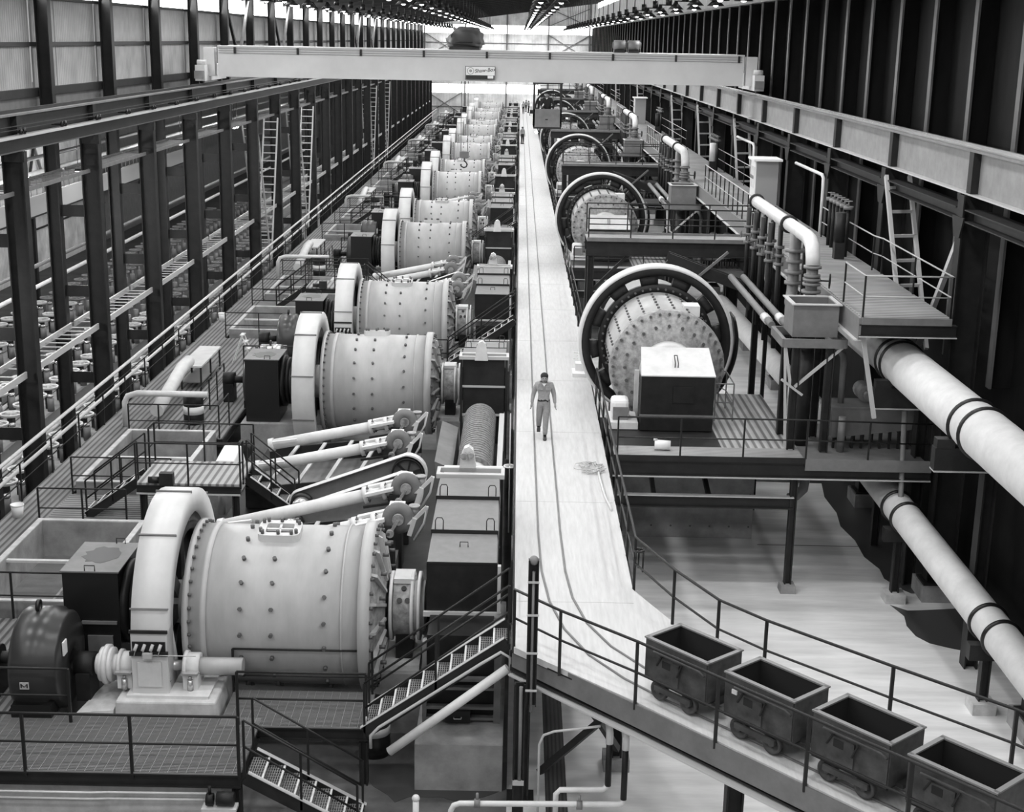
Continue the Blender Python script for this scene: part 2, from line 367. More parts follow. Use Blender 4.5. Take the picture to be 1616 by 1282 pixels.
def lattice(p, q, side, w, n, m, parent, name='laced_strut', th=.06, dp=.12, rw=.05):
    """two chords with rungs (a ladder-like laced strut)"""
    p, q, side = Vector(p), Vector(q), Vector(side)
    a = side * w / 2
    MB().bar(p - a, q - a, th, dp).build('chord', m, parent); MB().bar(p + a, q + a, th, dp).build('chord', m, parent)
    r0 = None
    for i in range(n):
        t = (i + .5) / n; c0 = p.lerp(q, t)
        if r0 is None: r0 = MB().bar(c0 - a, c0 + a, rw, rw * .6).build('rung', m, parent); cc = c0
        else: inst(r0, parent, c0 - cc)
ls = thing('laced_strut', '', 'strut', (XL, y0, 9.0), 'horizontal laced struts between columns', 'structure'); 
lattice((XL - .5, y0 + .2, 9.0), (XL - .5, y0 + BAY - .2, 9.0), (1, 0, 0), .95, 16, 'web', ls)
ls2 = thing('laced_strut', '', 'strut', (XL, y0, 3.6), 'horizontal laced struts between columns', 'structure')
lattice((XL - .5, y0 + .2, 3.6), (XL - .5, y0 + BAY - .2, 3.6), (1, 0, 0), .95, 11, 'flange', ls2, dp=.2)
for i, y in enumerate(YC[:-1]):
    for root, t in ((ls, 'upper'), (ls2, 'lower')):
        lb = f'ladder-like laced steel strut of the {t} line between column bays, {nth(i)}'
        if i == 0: root['label'] = lb
        else: copy_tree(root, (0, y - y0, 0), lb)
for j, i in enumerate((8, 10, 16, 18)):
    y = YC[i]
    for k in range(2):
        b = thing('laced_brace', f'leaning ladder-like laced brace among the dark columns, pair {["one","two","three","four"][j]}, {["upright nearer","farther"][k]} leg', 'brace', (XL, y, 1), kind='structure')
        ya, yb = (y + .3, y + BAY / 2 - .1) if k == 0 else (y + BAY - .3, y + BAY / 2 + .1)
        lattice((XL - .2, ya, 8.8), (XL - .2, yb, .8), (1, 0, 0), .8, 18, 'flange', b, th=.08, rw=.09)
for j, i in enumerate((2, 6, 8, 10, 14, 18)):
    y = YC[i]
    b = thing('laced_brace', f'pale ladder-like laced brace under the pale runway girder, {nth(j)}', 'brace', (XR, y, 6.5), kind='structure')
    lattice((XR + .0, y + BAY - .3, 10.0), (XR + .0, y + BAY / 2 + .2, 5.6), (.9, .25, 0), .8, 7, 'flange', b, th=.1, dp=.14, rw=.13)
    b2 = MB().bar((XR, y + .3, 9.9), (XR, y + BAY / 2, 5.6), .12, .16).build('diagonal_brace', 'flange', org=(XR, y, 5.6)); tag(b2, f'single diagonal brace meeting the laced brace under the pale girder, {nth(j)}', 'brace', kind='structure')
for i, y in enumerate(YC[:-1]):
    b = MB().ibeam((XR - .1, y + .35, 9.75), (XR - .1, y + BAY - .35, 9.75), .5, .3).build('strut_beam', 'steel', org=(XR, y, 9.6)); tag(b, f'dark strut beam just below the pale runway girder, {nth(i)}', 'beam', 'strut beams below the runway girder', 'structure')
for j, i in enumerate((8, 10, 16, 18)):     # V braces between the upper wall columns
    y = YC[i]
    for k in (0, 1):
        ya = y + .3 if k == 0 else y + BAY - .3
        o = MB().bar((XW, ya, 15.4), (XW, y + BAY / 2, 12.2), .14, .2).build('wall_brace', 'col' if k == 0 else 'web', org=(XW, y, 12)); tag(o, f'sloping brace between upper wall columns above the crane rail, {nth(j)} pair, {["nearer","farther"][k]} leg', 'brace', kind='structure')

# ================================================================ ELEVATED WALKWAY
WZ = 3.2
wk = thing('elevated_walkway', 'long pale concrete walkway running down the hall and curving aside in front', 'walkway', (0, 24, 0), kind='structure')
main = [(.08, 22.9), (2.05, 20.9), (6.6, 15.9), (8.6, 13.7), (10.3, 15.1), (7.4, 18.7), (5.97, 20.1), (4.27, 21.85), (3.6, 22.7), (2.4, 25.7), (2.4, 42), (2.2, 110), (2.1, YEND), (.08, YEND)]
MB().prism([(x, y, WZ - .12) for x, y in main], (0, 0, .12)).build('deck', 'walk', wk)
def edge(pts, off=0, z0=WZ - .5, z1=WZ - .1, name='edge_beam', m='steel'):
    for p, q in zip(pts, pts[1:]):
        MB().ibeam((p[0], p[1], (z0 + z1) / 2), (q[0], q[1], (z0 + z1) / 2), .16, z1 - z0).build(name, m, wk)
edge([(.1, YEND - 1), (.1, 23.0), (2.07, 20.98), (6.6, 16.0), (8.5, 13.9)]); edge([(2.1, YEND - 1), (2.2, 110), (2.38, 42), (2.38, 25.7), (3.58, 22.65), (4.25, 21.8), (5.95, 20.05), (7.4, 18.65), (10.2, 15.1)])
# toe plate along the curved near edge
for p, q in zip([(.06, 23.0), (2.03, 20.88), (6.58, 15.88)], [(2.03, 20.88), (6.58, 15.88), (8.58, 13.68)]): MB().bar((p[0], p[1], WZ - .22), (q[0], q[1], WZ - .22), .03, .40).build('fascia', 'web', wk); MB().bar((p[0], p[1], WZ - .55), (q[0], q[1], WZ - .55), .2, .03).build('bottom_flange', 'flange', wk)
# rails let into the deck
railA = [(.55, 225), (.55, 60), (.56, 36), (.58, 29), (.62, 26.6), (.75, 25), (1.0, 23.7), (1.4, 22.6), (1.95, 21.7), (2.6, 20.9), (3.7, 19.7), (6.2, 16.85), (8.2, 14.6)]
railB = [(1.03, 225), (1.03, 60), (1.04, 36), (1.06, 29), (1.1, 26.6), (1.2, 25.2), (1.42, 24), (1.8, 23), (2.35, 22.1), (2.95, 21.35), (4.05, 20.15), (6.55, 17.3), (8.55, 15.05)]
for pts in (railA, railB):
    MB().tube([(x, y, WZ + .012) for x, y in pts], .022, 6).build('track_rail', 'web', wk)
for sy in range(25, 225, 6):
    if sy < 110: MB().box(.1, 2.36, sy, sy + .02, WZ, WZ + .004).build('deck_joint', 'flange', wk)
# columns under the near end
for x, y in ((.25, 23.3), (4.55, 18.75), (3.9, 21.6), (7.0, 16.4), (.3, 33.6), (2.2, 33.6), (.3, 41), (2.2, 41), (2.2, 48.4), (2.2, 55.8)):
    hcol(MB(), x, y, .03, WZ - .5, .3, .3).build('support_column', 'steel', wk); MB().box(x - .25, x + .25, y - .25, y + .25, 0, .03).build('base_plate', 'steel', wk)
MB().bar((.6, 23.2, .6), (1.7, 21.6, 2.6), .1, .12).build('knee_brace', 'steel', wk); MB().bar((2.1, 24.3, .5), (1.3, 22.2, 2.6), .1, .12).build('knee_brace', 'steel', wk)
MB().bar((4.7, 18.8, 2.0), (6.0, 17.6, 2.65), .1, .1).build('knee_brace', 'steel', wk)
hcol(MB(), 2.1, 24.5, .25, WZ - .5, .2, .2).build('support_column', 'steel', wk); MB().box(1.85, 2.35, 24.3, 24.8, 0, .25).build('footing', 'conc', wk)

# ---------------------------------------------------------------- railings
POSTS = {}
def railing(name, label, pts, h=1.07, sp=1.5, m='rail', r=.024, pm_=None, mids=1, group=None, pr=None):
    pts = [Vector(p) for p in pts]; t = thing(name, label, 'railing', tuple(pts[0]), group)
    H = Vector((0, 0, h))
    MB().tube([p + H for p in pts], r, 6).build('top_rail', m, t)
    for i in range(mids): MB().tube([p + H * ((i + 1) / (mids + 1)) for p in pts], r * .85, 6).build('mid_rail', m, t)
    spots = []
    for p, q in zip(pts, pts[1:]):
        L = (q - p).length; n = max(1, round(L / sp)); spots += [p.lerp(q, i / n) for i in range(n)]
    spots.append(pts[-1]); pm = None
    for s in spots:
        if pm is None: pm = MB().bar(s - V(0, 0, .12), s + V(0, 0, h), (pr or r) * 1.9, (pr or r) * 1.9).build('post', pm_ or ('rail' if m == 'railm' else m), t); s0 = s
        else: inst(pm, t, s - s0)
    return t
railing('guard_rail', 'dark pipe guard rail along the curved near edge before the mine cars', [(.08, 22.95, WZ), (.86, 22.05, WZ), (2.06, 20.85, WZ), (6.6, 15.85, WZ), (8.4, 13.85, WZ)], sp=1.7, r=.028)
railing('guard_rail', 'dark pipe guard rail behind the mine cars along the far curved edge', [(2.42, 40.2, WZ), (2.42, 25.75, WZ), (3.0, 24.05, WZ), (3.62, 22.65, WZ), (4.3, 21.8, WZ), (5.98, 20.1, WZ), (7.42, 18.7, WZ), (10.2, 15.2, WZ)], sp=1.75, r=.028)
for k in range(5):
    railing('guard_rail', f'dark pipe guard rail on the walkway edge beside the big ring mills, {nth(k)} stretch', [(2.36 - .035 * k, 43.2 + PER * k, WZ), (2.33 - .035 * k, 43.2 + PER * k + PER - 4, WZ)], sp=2.2, r=.026)

# ================================================================ LEFT ROW OF GRINDING MILLS
def bolts_ring(mb, c, ax, r, n, br=.035, h=.06, a0=0):
    c = Vector(c); d, a, b = mb.frame(c, c + Vector(ax))
    for i in range(n):
        t = a0 + 2 * PI * i / n; p = c + (a * math.cos(t) + b * math.sin(t)) * r; mb.cyl(p, p + d * h, br, 6)
def make_mill(my, Y=26.6):
    Z = 2.4; t = thing('grinding_mill', '', 'mill', (-4.5, Y if my is None else 2 * my - Y, 1.2), 'grinding mills of the long row')
    def B(mb, n, m, p=t, **k): return mb.build(n, m, p, my=my, **k)
    X0, X1, r = -6.2, -2.85, 1.6
    drum = B(MB().lathe((0, Y, Z), (1, 0, 0), [(X0, r), (X1, r), (X1, 1.2), (X0, 1.2)], 64), 'drum', 'mill')
    f = MB(); f.lathe((0, Y, Z), (1, 0, 0), [(X0 - .10, r + .1), (X0 + .0, r + .1), (X0 + .0, r - .3), (X0 - .1, r - .3)], 64); f.lathe((0, Y, Z), (1, 0, 0), [(X0 + .22, r + .035), (X0 + .34, r + .035), (X0 + .34, r - .2), (X0 + .22, r - .2)], 64); B(f, 'feed_flange', 'mill')
    f = MB(); f.lathe((0, Y, Z), (1, 0, 0), [(X1 - .08, r + .11), (X1 + .14, r + .11), (X1 + .14, .5), (X1 - .08, .5)], 64); f.lathe((0, Y, Z), (1, 0, 0), [(X1 - .42, r + .03), (X1 - .38, r + .03), (X1 - .38, r - .2), (X1 - .42, r - .2)], 64); B(f, 'discharge_flange', 'mill')
    f = MB().lathe((0, Y, Z), (1, 0, 0), [(X1 + .1, r - .05), (X1 + .14, r - .08), (X1 + .36, .66), (X1 + .36, .4), (X1 + .1, .4)], 48); hd = B(f, 'discharge_head', 'head')
    rb = MB()
    for i in range(16):
        a = 2 * PI * i / 16; e = V(0, math.cos(a), math.sin(a)); s = V(0, -math.sin(a), math.cos(a)) * .03; o = V(0, Y, Z)
        rb.prism([o + V(X1 + .13, 0, 0) + e * 1.52 - s, o + V(X1 + .26, 0, 0) + e * 1.45 - s, o + V(X1 + .40, 0, 0) + e * .72 - s, o + V(X1 + .3, 0, 0) + e * .66 - s], s * 2)
    B(rb, 'head_rib', 'mill', hd, kind='stuff')
    bl = MB()
    for x in (X0 + 1.0, X0 + 1.6, X0 + 2.62):
        for i in range(20):
            a = 2 * PI * (i + .5 * (x > X0 + 2)) / 20; e = V(0, math.cos(a), math.sin(a)); p = V(x, Y, Z) + e * (r - .01); bl.cyl(p, p + e * .085, .042, 6); 
    bolts_ring(bl, (X1 + .14, Y, Z), (1, 0, 0), 1.62, 36, .035, .07); bolts_ring(bl, (X0 - .0, Y, Z), (1, 0, 0), 1.65, 40, .032, .06); bolts_ring(bl, (X1 + .3, Y, Z), (1, 0, 0), 1.28, 16, .04, .12, .1)
    B(bl, 'liner_bolts', 'bolt', drum, kind='stuff')
    # manhole cover on top, pair of crossed slots
    ax = X0 + 1.6; mh = MB(); a = .15; e = V(0, -math.sin(a), math.cos(a)); s = V(0, math.cos(a), math.sin(a)); o = V(ax, Y, Z) + e * 1.6
    def rnd(w, h, rad):
        pts = []
        for cx, cy, a0 in ((w - rad, h - rad, 0), (-w + rad, h - rad, PI / 2), (-w + rad, -h + rad, PI), (w - rad, -h + rad, 3 * PI / 2)):
            for k in range(4): pts.append((cx + rad * math.cos(a0 + k * PI / 6), cy + rad * math.sin(a0 + k * PI / 6)))
        return pts
    out = rnd(.42, .32, .14); inn = rnd(.27, .19, .05); n = len(out)
    vs = [o + V(x, 0, 0) + s * y + e * h for h in (-.04, .13) for x, y in out] + [o + V(x, 0, 0) + s * y + e * h for h in (-.04, .13) for x, y in inn]
    fs = []
    for i in range(n):
        j = (i + 1) % n; fs += [(i, j, n + j, n + i), (n + i, n + j, 3 * n + j, 3 * n + i), (2 * n + j, 2 * n + i, 3 * n + i, 3 * n + j)]
    mh.add(vs, fs); man = B(mh, 'manhole_frame', 'guard', t)
    k = MB(); k.bar(o + e * .09 - V(.26, 0, 0), o + e * .09 + V(.26, 0, 0), .05, .05, tuple(e)); k.bar(o + e * .09 - s * .18, o + e * .09 + s * .18, .05, .05, tuple(e)); B(k, 'cross_bar', 'guard', man)
    k = MB().prism([o + V(-.27, 0, 0) - s * .19 + e * .03, o + V(.27, 0, 0) - s * .19 + e * .03, o + V(.27, 0, 0) + s * .19 + e * .03, o + V(-.27, 0, 0) + s * .19 + e * .03], e * .01); B(k, 'hatch_plate', 'lid', man)
    k = MB()
    for x, y in rnd(.36, .26, .1)[::2] + [(0, .26), (0, -.26)]: p = o + V(x, 0, 0) + s * y + e * .12; k.cyl(p, p + e * .1, .035, 6)
    B(k, 'cover_bolts', 'bolt', man, kind='stuff')
    # gear guard
    g = MB(); G0, G1 = -7.1, -6.42
    g.lathe((0, Y, Z), (1, 0, 0), [(G0, 2.32), (G1, 2.32), (G1, 1.86), (G0, 1.86)], 40); gd = B(g, 'gear_guard', 'guard')
    sm = MB()
    for i in range(10):
        a = 2 * PI * i / 10 + .3; e = V(0, math.cos(a), math.sin(a)); tt = V(0, -math.sin(a), math.cos(a)); p = V(0, Y, Z) + e * 2.33
        sm.bar(p + V(G0 - .02, 0, 0), p + V(G1 + .02, 0, 0), .03, .05, tuple(e))
    B(sm, 'guard_seam', 'web', gd, kind='stuff')
    B(MB().lathe((0, Y, Z), (1, 0, 0), [(G0 + .1, 1.84), (G1 - .1, 1.84), (G1 - .1, 1.5), (G0 + .1, 1.5)], 48), 'bull_gear', 'black')
    sp_ = MB()
    for i in range(8): a = 2 * PI * i / 8; e = V(0, math.cos(a), math.sin(a)); sp_.bar(V((G0 + G1) / 2, Y, Z) + e * .5, V((G0 + G1) / 2, Y, Z) + e * 1.55, .3, .25, (1, 0, 0))
    B(sp_, 'gear_spokes', 'black')
    ph = MB().hexa([(G0, Y - 2.35, 1.45), (G1, Y - 2.35, 1.45), (G1, Y - 1.4, 1.45), (G0, Y - 1.4, 1.45)], [(G0, Y - 2.33, 2.72), (G1, Y - 2.33, 2.72), (G1, Y - 1.9, 2.72), (G0, Y - 1.9, 2.72)]); pho = B(ph, 'pinion_housing', 'guard')
    B(MB().box(G0 + .12, G1 - .12, Y - 2.385, Y - 2.35, 1.65, 2.15), 'inspection_door', 'cream', pho)
    B(MB().box(G0 - .02, G1 + .02, Y - 2.40, Y - 2.34, 2.28, 2.36), 'housing_rib', 'steel', pho); B(MB().box(G0 - .02, G1 + .02, Y - 2.37, Y - 2.33, 2.72, 2.78), 'housing_rib', 'steel', pho)
    oi = MB().box(G0 + .03, G1 - .03, Y - 2.362, Y - 2.34, 2.36, 2.55)
    B(oi, 'oil_stain', 'black', pho)
    ol = MB()
    for i in range(4): x = G0 + .12 + .15 * i; ol.cyl((x, Y - 2.36, 2.5), (x - .03, Y - 2.44, 2.4), .035, 6); ol.tube([(x, Y - 2.42, 2.46), (x - .04, Y - 2.45, 2.3)], .008, 4)
    ol.box(G0 + .25, G0 + .42, Y - 2.48, Y - 2.40, 2.26, 2.36); ol.tube([(G0 + .4, Y - 2.44, 2.32), (G1 + .55, Y - 2.40, 2.30)], .01, 4)
    B(ol, 'oil_lines', 'flange', pho)
    # trunnions and bearings
    B(MB().cyl((X0 - .1, Y, Z), (-7.75, Y, Z), .55, 32), 'feed_trunnion', 'guard'); 
    bs = MB()
    for x, w_, rr in ((-7.22, .12, .72), (-7.4, .1, .82), (-7.56, .1, .78), (-7.72, .12, .86)): bs.lathe((0, Y, Z), (1, 0, 0), [(x, rr), (x + w_, rr), (x + w_, .3), (x, .3)], 32)
    B(bs, 'bearing_rings', 'box')
    q = MB(); bolts_ring(q, (-7.30, Y, Z), (1, 0, 0), .68, 24, .03, .05); B(q, 'bearing_bolts', 'flange', kind='stuff')
    bx = B(MB().box(-8.85, -7.75, Y - .75, Y + .85, 1.2, 3.28), 'bearing_box', 'black'); 
    B(MB().box(-8.88, -7.72, Y - .78, Y + .88, 3.28, 3.31), 'box_lid', 'web', bx)
    B(MB().prism([(-8.3 + .36 * math.cos(i * PI / 10) * (1 + .15 * math.sin(3 * i)), Y + .15 + .45 * math.sin(i * PI / 10) * (1 + .12 * math.cos(2 * i)), 3.311) for i in range(20)], (0, 0, .003)), 'oil_stain', 'black', bx)
    B(MB().tube([(-8.4, Y - .74, 3.31), (-8.4, Y - .74, 3.42), (-8.2, Y - .74, 3.42), (-8.2, Y - .74, 3.31)], .012, 5), 'lid_handle', 'steel', bx); B(MB().tube([(-8.2, Y + .82, 3.31), (-8.2, Y + .82, 3.42), (-8.02, Y + .82, 3.42), (-8.02, Y + .82, 3.31)], .012, 5), 'lid_handle', 'steel', bx)
    B(MB().box(-8.5, -7.8, Y - .80, Y - .75, 2.2, 2.26).box(-8.4, -7.9, Y - .79, Y - .75, 1.5, 1.95), 'box_rib', 'web', bx)
    B(MB().cyl((X1 + .45, Y, Z), (-1.72, Y, Z), .52, 28), 'discharge_trunnion', 'cream')
    B(MB().lathe((0, Y, Z), (1, 0, 0), [(-2.34, .62), (-1.92, .62), (-1.92, .45), (-2.34, .45)], 32), 'bearing_housing', 'head')
    B(MB().box(-2.3, -1.96, Y - .42, Y + .42, 1.3, Z - .3), 'bearing_pedestal', 'box')
    for x in (-2.42, -2.0, -1.86): B(MB().lathe((0, Y, Z), (1, 0, 0), [(x, .70), (x + .06, .70), (x + .06, .4), (x, .4)], 32), 'housing_flange', 'cream')
    B(MB().box(-2.34, -1.94, Y - .28, Y + .28, 2.98, 3.08), 'bearing_cap', 'cream')
    B(MB().box(-2.5, -1.8, Y - .75, Y + .75, 1.3, 1.42), 'bearing_sole', 'concl')
    hs = MB()
    for x, a_ in ((-2.21, 2.6), (-2.05, 2.6), (-2.13, 2.2)):
        e = V(0, math.cos(a_), math.sin(a_)); p = V(x, Y, Z) + e * .61; hs.cyl(p, p + e * .04, .055, 10)
    B(hs, 'sight_plug', 'black', kind='stuff')
    # foundations
    fd = MB().box(-2.55, -1.75, Y - .9, Y + .9, 0, 1.3); B(fd, 'bearing_pier', 'conc'); B(MB().box(-9, -6.3, Y - .95, Y + 1.1, 0, 1.18), 'drive_pier', 'conc')
    cb = MB().hexa([(-7.42, Y - 2.6, .9), (-5.45, Y - 2.6, .9), (-5.45, Y - 1.1, .9), (-7.42, Y - 1.1, .9)], [(-7.38, Y - 2.58, 1.44), (-5.5, Y - 2.58, 1.44), (-5.5, Y - 1.1, 1.44), (-7.38, Y - 1.1, 1.44)]); cbo = B(cb, 'pinion_base', 'concl', bev=.04)
    B(MB().box(-7.2, -5.65, Y - 2.45, Y - 1.2, 1.44, 1.5), 'sole_plate', 'cream', cbo)
    B(MB().hexa([(-8.2, Y - 2.7, 1.0), (-7.42, Y - 2.7, 1.0), (-7.42, Y - 1.2, 1.0), (-8.0, Y - 1.2, 1.0)], [(-8.1, Y - 2.65, 1.22), (-7.42, Y - 2.6, 1.26), (-7.42, Y - 1.3, 1.3), (-7.9, Y - 1.3, 1.22)]), 'grout_apron', 'concl', cbo)
    # pinion shaft line, couplings and motor
    py, pz = Y - 1.85, 1.85
    B(MB().cyl((-8.2, py, pz), (-5.9, py, pz), .1, 16), 'pinion_shaft', 'galv')
    B(MB().cyl((-6.05, py, pz), (-5.1, py, pz), .17, 20), 'shaft_cover', 'mill')
    for x in (-7.3, -6.05):
        k = MB().lathe((0, py, pz), (1, 0, 0), [(x - .13, .26), (x + .13, .26), (x + .13, .1), (x - .13, .1)], 20); k.lathe((0, py, pz), (1, 0, 0), [(x - .16, .3), (x - .1, .3), (x - .1, .1), (x - .16, .1)], 20); k.box(x - .14, x + .14, py - .32, py + .32, 1.5, pz - .05)
        bo = B(k, 'pillow_block', 'cream'); k = MB().cyl((x, py - .34, 1.5), (x, py - .34, 1.72), .06, 10).cyl((x, py - .34, 1.72), (x, py - .34, 1.78), .035, 6).box(x - .16, x + .16, py - .42, py - .3, pz - .02, pz + .02); B(k, 'cap_bolt', 'galv', bo)
    k = MB()
    for x, rr in ((-7.86, .2), (-7.78, .33), (-7.70, .38), (-7.62, .33), (-7.54, .2)): k.lathe((0, py, pz), (1, 0, 0), [(x - .04, rr), (x + .045, rr), (x + .045, .08), (x - .04, .08)], 28)
    B(k, 'coupling', 'cream')
    k = MB().box(-8.25, -7.98, py - .28, py + .28, 1.2, pz - .1); k.cyl((-8.3, py, pz), (-7.94, py, pz), .24, 18); B(k, 'motor_bearing', 'box')
    mo = B(MB().lathe((0, py, pz + .1), (1, 0, 0), [(-9.35, .62), (-9.28, .95), (-9.2, 1.0), (-8.62, 1.0), (-8.58, .93), (-8.44, .93), (-8.40, .86), (-8.36, .4), (-8.36, .2), (-9.35, .2)], 48), 'drive_motor', 'motor')
    B(MB().box(-9.25, -8.5, py - 1.0, py + 1.0, 1.2, 1.45).box(-9.2, -8.55, py - .6, py + .6, 1.4, 1.9), 'motor_feet', 'black', mo)
    B(MB().lathe((-8.95, py, pz + 1.18), (1, 0, 0), [(-.03, .12), (.03, .12), (.03, .07), (-.03, .07)], 16), 'lifting_eye', 'black', mo)
    B(MB().box(-9.05, -8.88, py - 1.008, py - .96, 1.78, 1.92), 'name_plate', 'flange', mo)
    k = MB(); 
    for dx in (-.055, .055): k.box(-8.965 + dx - .012, -8.965 + dx + .012, py - 1.013, py - 1.0, 1.81, 1.89)
    k.bar((-9.02, py - 1.011, 1.885), (-8.965, py - 1.011, 1.83), .02, .012); k.bar((-8.91, py - 1.011, 1.885), (-8.965, py - 1.011, 1.83), .02, .012); B(k, 'letter_mark', 'black', mo)
    B(MB().prism([(-8.37, py - .55, 2.25), (-8.37, py - .35, 2.25), (-8.37, py - .35, 2.52), (-8.37, py - .55, 2.52)], (.03, 0, 0)), 'tag_plate', 'white', mo)
    B(MB().cyl((-9.35, py, pz + .1), (-10.1, py, pz + .1), .12, 14).box(-10.1, -9.75, py - .3, py + .3, 1.2, pz).cyl((-10.12, py, pz + .1), (-9.73, py, pz + .1), .26, 16), 'outboard_bearing', 'box')
    return t
MID = 36.1
millA = make_mill(None); millB = make_mill(MID)
NSEC = 7
for k in range(NSEC):
    for j, root in enumerate((millA, millB)):
        lb = f'pale drum grinding mill lying across the row beside the walkway, {nth(2 * k + j)}'
        if k == 0: root['label'] = lb
        else: copy_tree(root, (0, PER * k, 0), lb)

# scoop boxes with stepped lids
def make_box(my):
    t = thing('scoop_box', '', 'feed box', (-.95, 27.7 if my is None else 2 * my - 27.7, 0), 'stepped scoop boxes beside the walkway')
    def B(mb, n, m, p=t, **k): return mb.build(n, m, p, my=my, **k)
    xa, xb = -1.64, -.26
    st = [(25.6, 26.9, 3.72, 3.86), (26.9, 28.6, 3.92, 4.02), (28.6, 29.75, 4.08, 4.14)]
    bd = B(MB().box(xa, xb, 25.6, 29.8, 2.66, 3.72), 'box_body', 'box'); B(MB().box(xa + .1, xb - .1, 24.7, 30.1, .94, 2.58), 'lower_body', 'box')
    for i, (y0_, y1_, z0, z1) in enumerate(st):
        l = B(MB().hexa([(xa, y0_, 3.7), (xb, y0_, 3.7), (xb, y1_, 3.7), (xa, y1_, 3.7)], [(xa + .01, y0_, z0), (xb - .01, y0_, z0), (xb - .03, y1_, z1), (xa + .03, y1_, z1)]), 'lid', 'lid')
        B(MB().box(xa + .005, xb - .005, y0_ - .012, y0_ + .01, 3.7, z0 + .02), 'lid_lip', 'black', l)
        if i:
            for x in (xa + .17, xb - .17): B(MB().tube([(x - .08, y0_ + .03, z0), (x - .08, y0_ + .1, z0 + .18), (x - .05, y0_ + .12, z0 + .23), (x + .05, y0_ + .12, z0 + .23), (x + .08, y0_ + .1, z0 + .18), (x + .08, y0_ + .03, z0)], .012, 5), 'lid_handle', 'black', l)
        else: B(MB().tube([(-1.02, 26.3, z1 - .06), (-1.02, 26.3, z1 + .04), (-.86, 26.3, z1 + .04), (-.86, 26.3, z1 - .06)], .012, 5), 'lid_handle', 'black', l); 
    for a_ in ((xa - .06, xb + .08, 25.53, 25.595, 2.62, 2.72), (xb + .005, xb + .07, 25.5, 25.62, 2.72, 3.7), (xa - .06, xb + .08, 29.81, 29.95, 4.1, 4.2), (xa - .06, xa + .02, 29.95, 30.3, 4.1, 4.2), (xb, xb + .08, 29.95, 30.3, 4.1, 4.2), (xa - .06, xb + .08, 30.3, 30.4, 4.1, 4.2)): B(MB().box(*a_), 'frame_bar', 'flange')
    B(MB().box(xa - .02, xa + .04, 30.27, 30.35, .94, 4.1), 'rear_post', 'steel'); B(MB().box(xb - .02, xb + .05, 30.27, 30.35, .94, 4.1), 'rear_post', 'steel')
    B(MB().box(xa + .05, xb - .05, 30.2, 30.26, 2.3, 4.1), 'end_plate', 'steel')
    B(MB().box(xa, xb, 30.26, 30.3, 3.2, 3.26), 'end_rib', 'flange'); B(MB().box(xa, xb, 30.26, 30.3, 2.3, 2.36), 'end_rib', 'flange')
    B(MB().box(-1.72, -.09, 23.5, 30.4, 0, .94), 'pier', 'conc')
    for a_ in ((xa, xa + .08, .94, 2.6), (xb - .02, xb + .1, .94, 2.6)): B(MB().box(a_[0], a_[1], 24.38, 24.55, a_[2], a_[3]), 'front_post', 'web')
    for z in (1.0, 1.22, 1.62, 1.8): B(MB().box(xa + .08, xb - .02, 24.38, 24.52, z, z + .05), 'front_rail', 'web')
    B(MB().box(xa + .08, xb - .02, 24.56, 24.62, .94, 2.66), 'front_plate', 'box'); B(MB().box(xa + .08, xb - .05, 24.62, 25.6, 2.58, 2.66), 'front_shelf', 'box')
    hp = B(MB().box(-1.2, -.72, 24.3, 24.37, .98, 1.22), 'clean_out_plate', 'black'); B(MB().tube([(-1.03, 24.3, 1.1), (-1.03, 24.26, 1.08), (-.89, 24.26, 1.08), (-.89, 24.3, 1.1)], .01, 5), 'plate_handle', 'flange', hp)
    # scoop hub lug on the rear frame
    lg = MB().prism([(-1.22, 30.3, 4.1), (-.82, 30.3, 4.1), (-.86, 30.3, 4.4), (-.9, 30.3, 4.62), (-1.0, 30.3, 4.7), (-1.1, 30.3, 4.66), (-1.18, 30.3, 4.45)], (0, .22, 0)); lo = B(lg, 'hanger_lug', 'cream')
    B(MB().cyl((-1.1, 30.28, 4.5), (-1.1, 30.18, 4.5), .08, 12).cyl((-.94, 30.28, 4.52), (-.94, 30.18, 4.52), .07, 12), 'lug_pins', 'head', lo)
    return t
boxA = make_box(None); boxB = make_box(MID)
for k in range(NSEC):
    for j, root in enumerate((boxA, boxB)):
        lb = f'dark feed box with stepped grey lids between mill and walkway, {nth(2 * k + j)}'
        if k == 0: root['label'] = lb
        else: copy_tree(root, (0, PER * k, 0), lb)

# trommel screens
tr = thing('trommel_screen', '', 'trommel', (-1.0, 38, 1.2), 'ribbed trommel screens between the feed boxes')
tm = MB(); prof = []
n = 26
for i in range(n):
    y = 34.9 + 5.6 * i / n; prof += [(y, .48), (y + .11, .48), (y + .13, .42), (y + .195, .42)]
prof += [(40.5, .47), (40.5, .05), (34.9, .05)]
tm.lathe((-1.0, 0, 2.6), (0, 1, 0), prof, 32, closed=True, sm=False).build('screen_drum', 'mesh', tr)
MB().cyl((-1.0, 34.6, 2.6), (-1.0, 34.95, 2.6), .36, 24).build('hub', 'cream', tr)
MB().box(-1.75, -.25, 34.2, 34.45, 2.75, 2.98).build('bearing_beam', 'white', tr); MB().box(-1.6, -.3, 33.9, 41.6, 1.2, 1.5).build('underpan', 'steel', tr)
MB().box(-.42, -.28, 34.4, 40, 2.2, 2.9).build('side_plate', 'flange', tr); MB().hexa([(-1.95, 36, 1.3), (-1.6, 36, 1.3), (-1.6, 39.8, 1.3), (-1.95, 39.8, 1.3)], [(-2.1, 36, 2.6), (-1.62, 36, 2.4), (-1.62, 39.8, 2.5), (-2.1, 39.8, 2.7)]).build('chute_plate', 'web', tr)
lb = 'ribbed mesh trommel drum between two feed boxes beside the walkway'
tr['label'] = lb + ', nearest'
for k in range(1, NSEC): copy_tree(tr, (0, PER * k, 0), f'{lb}, {nth(k)}')

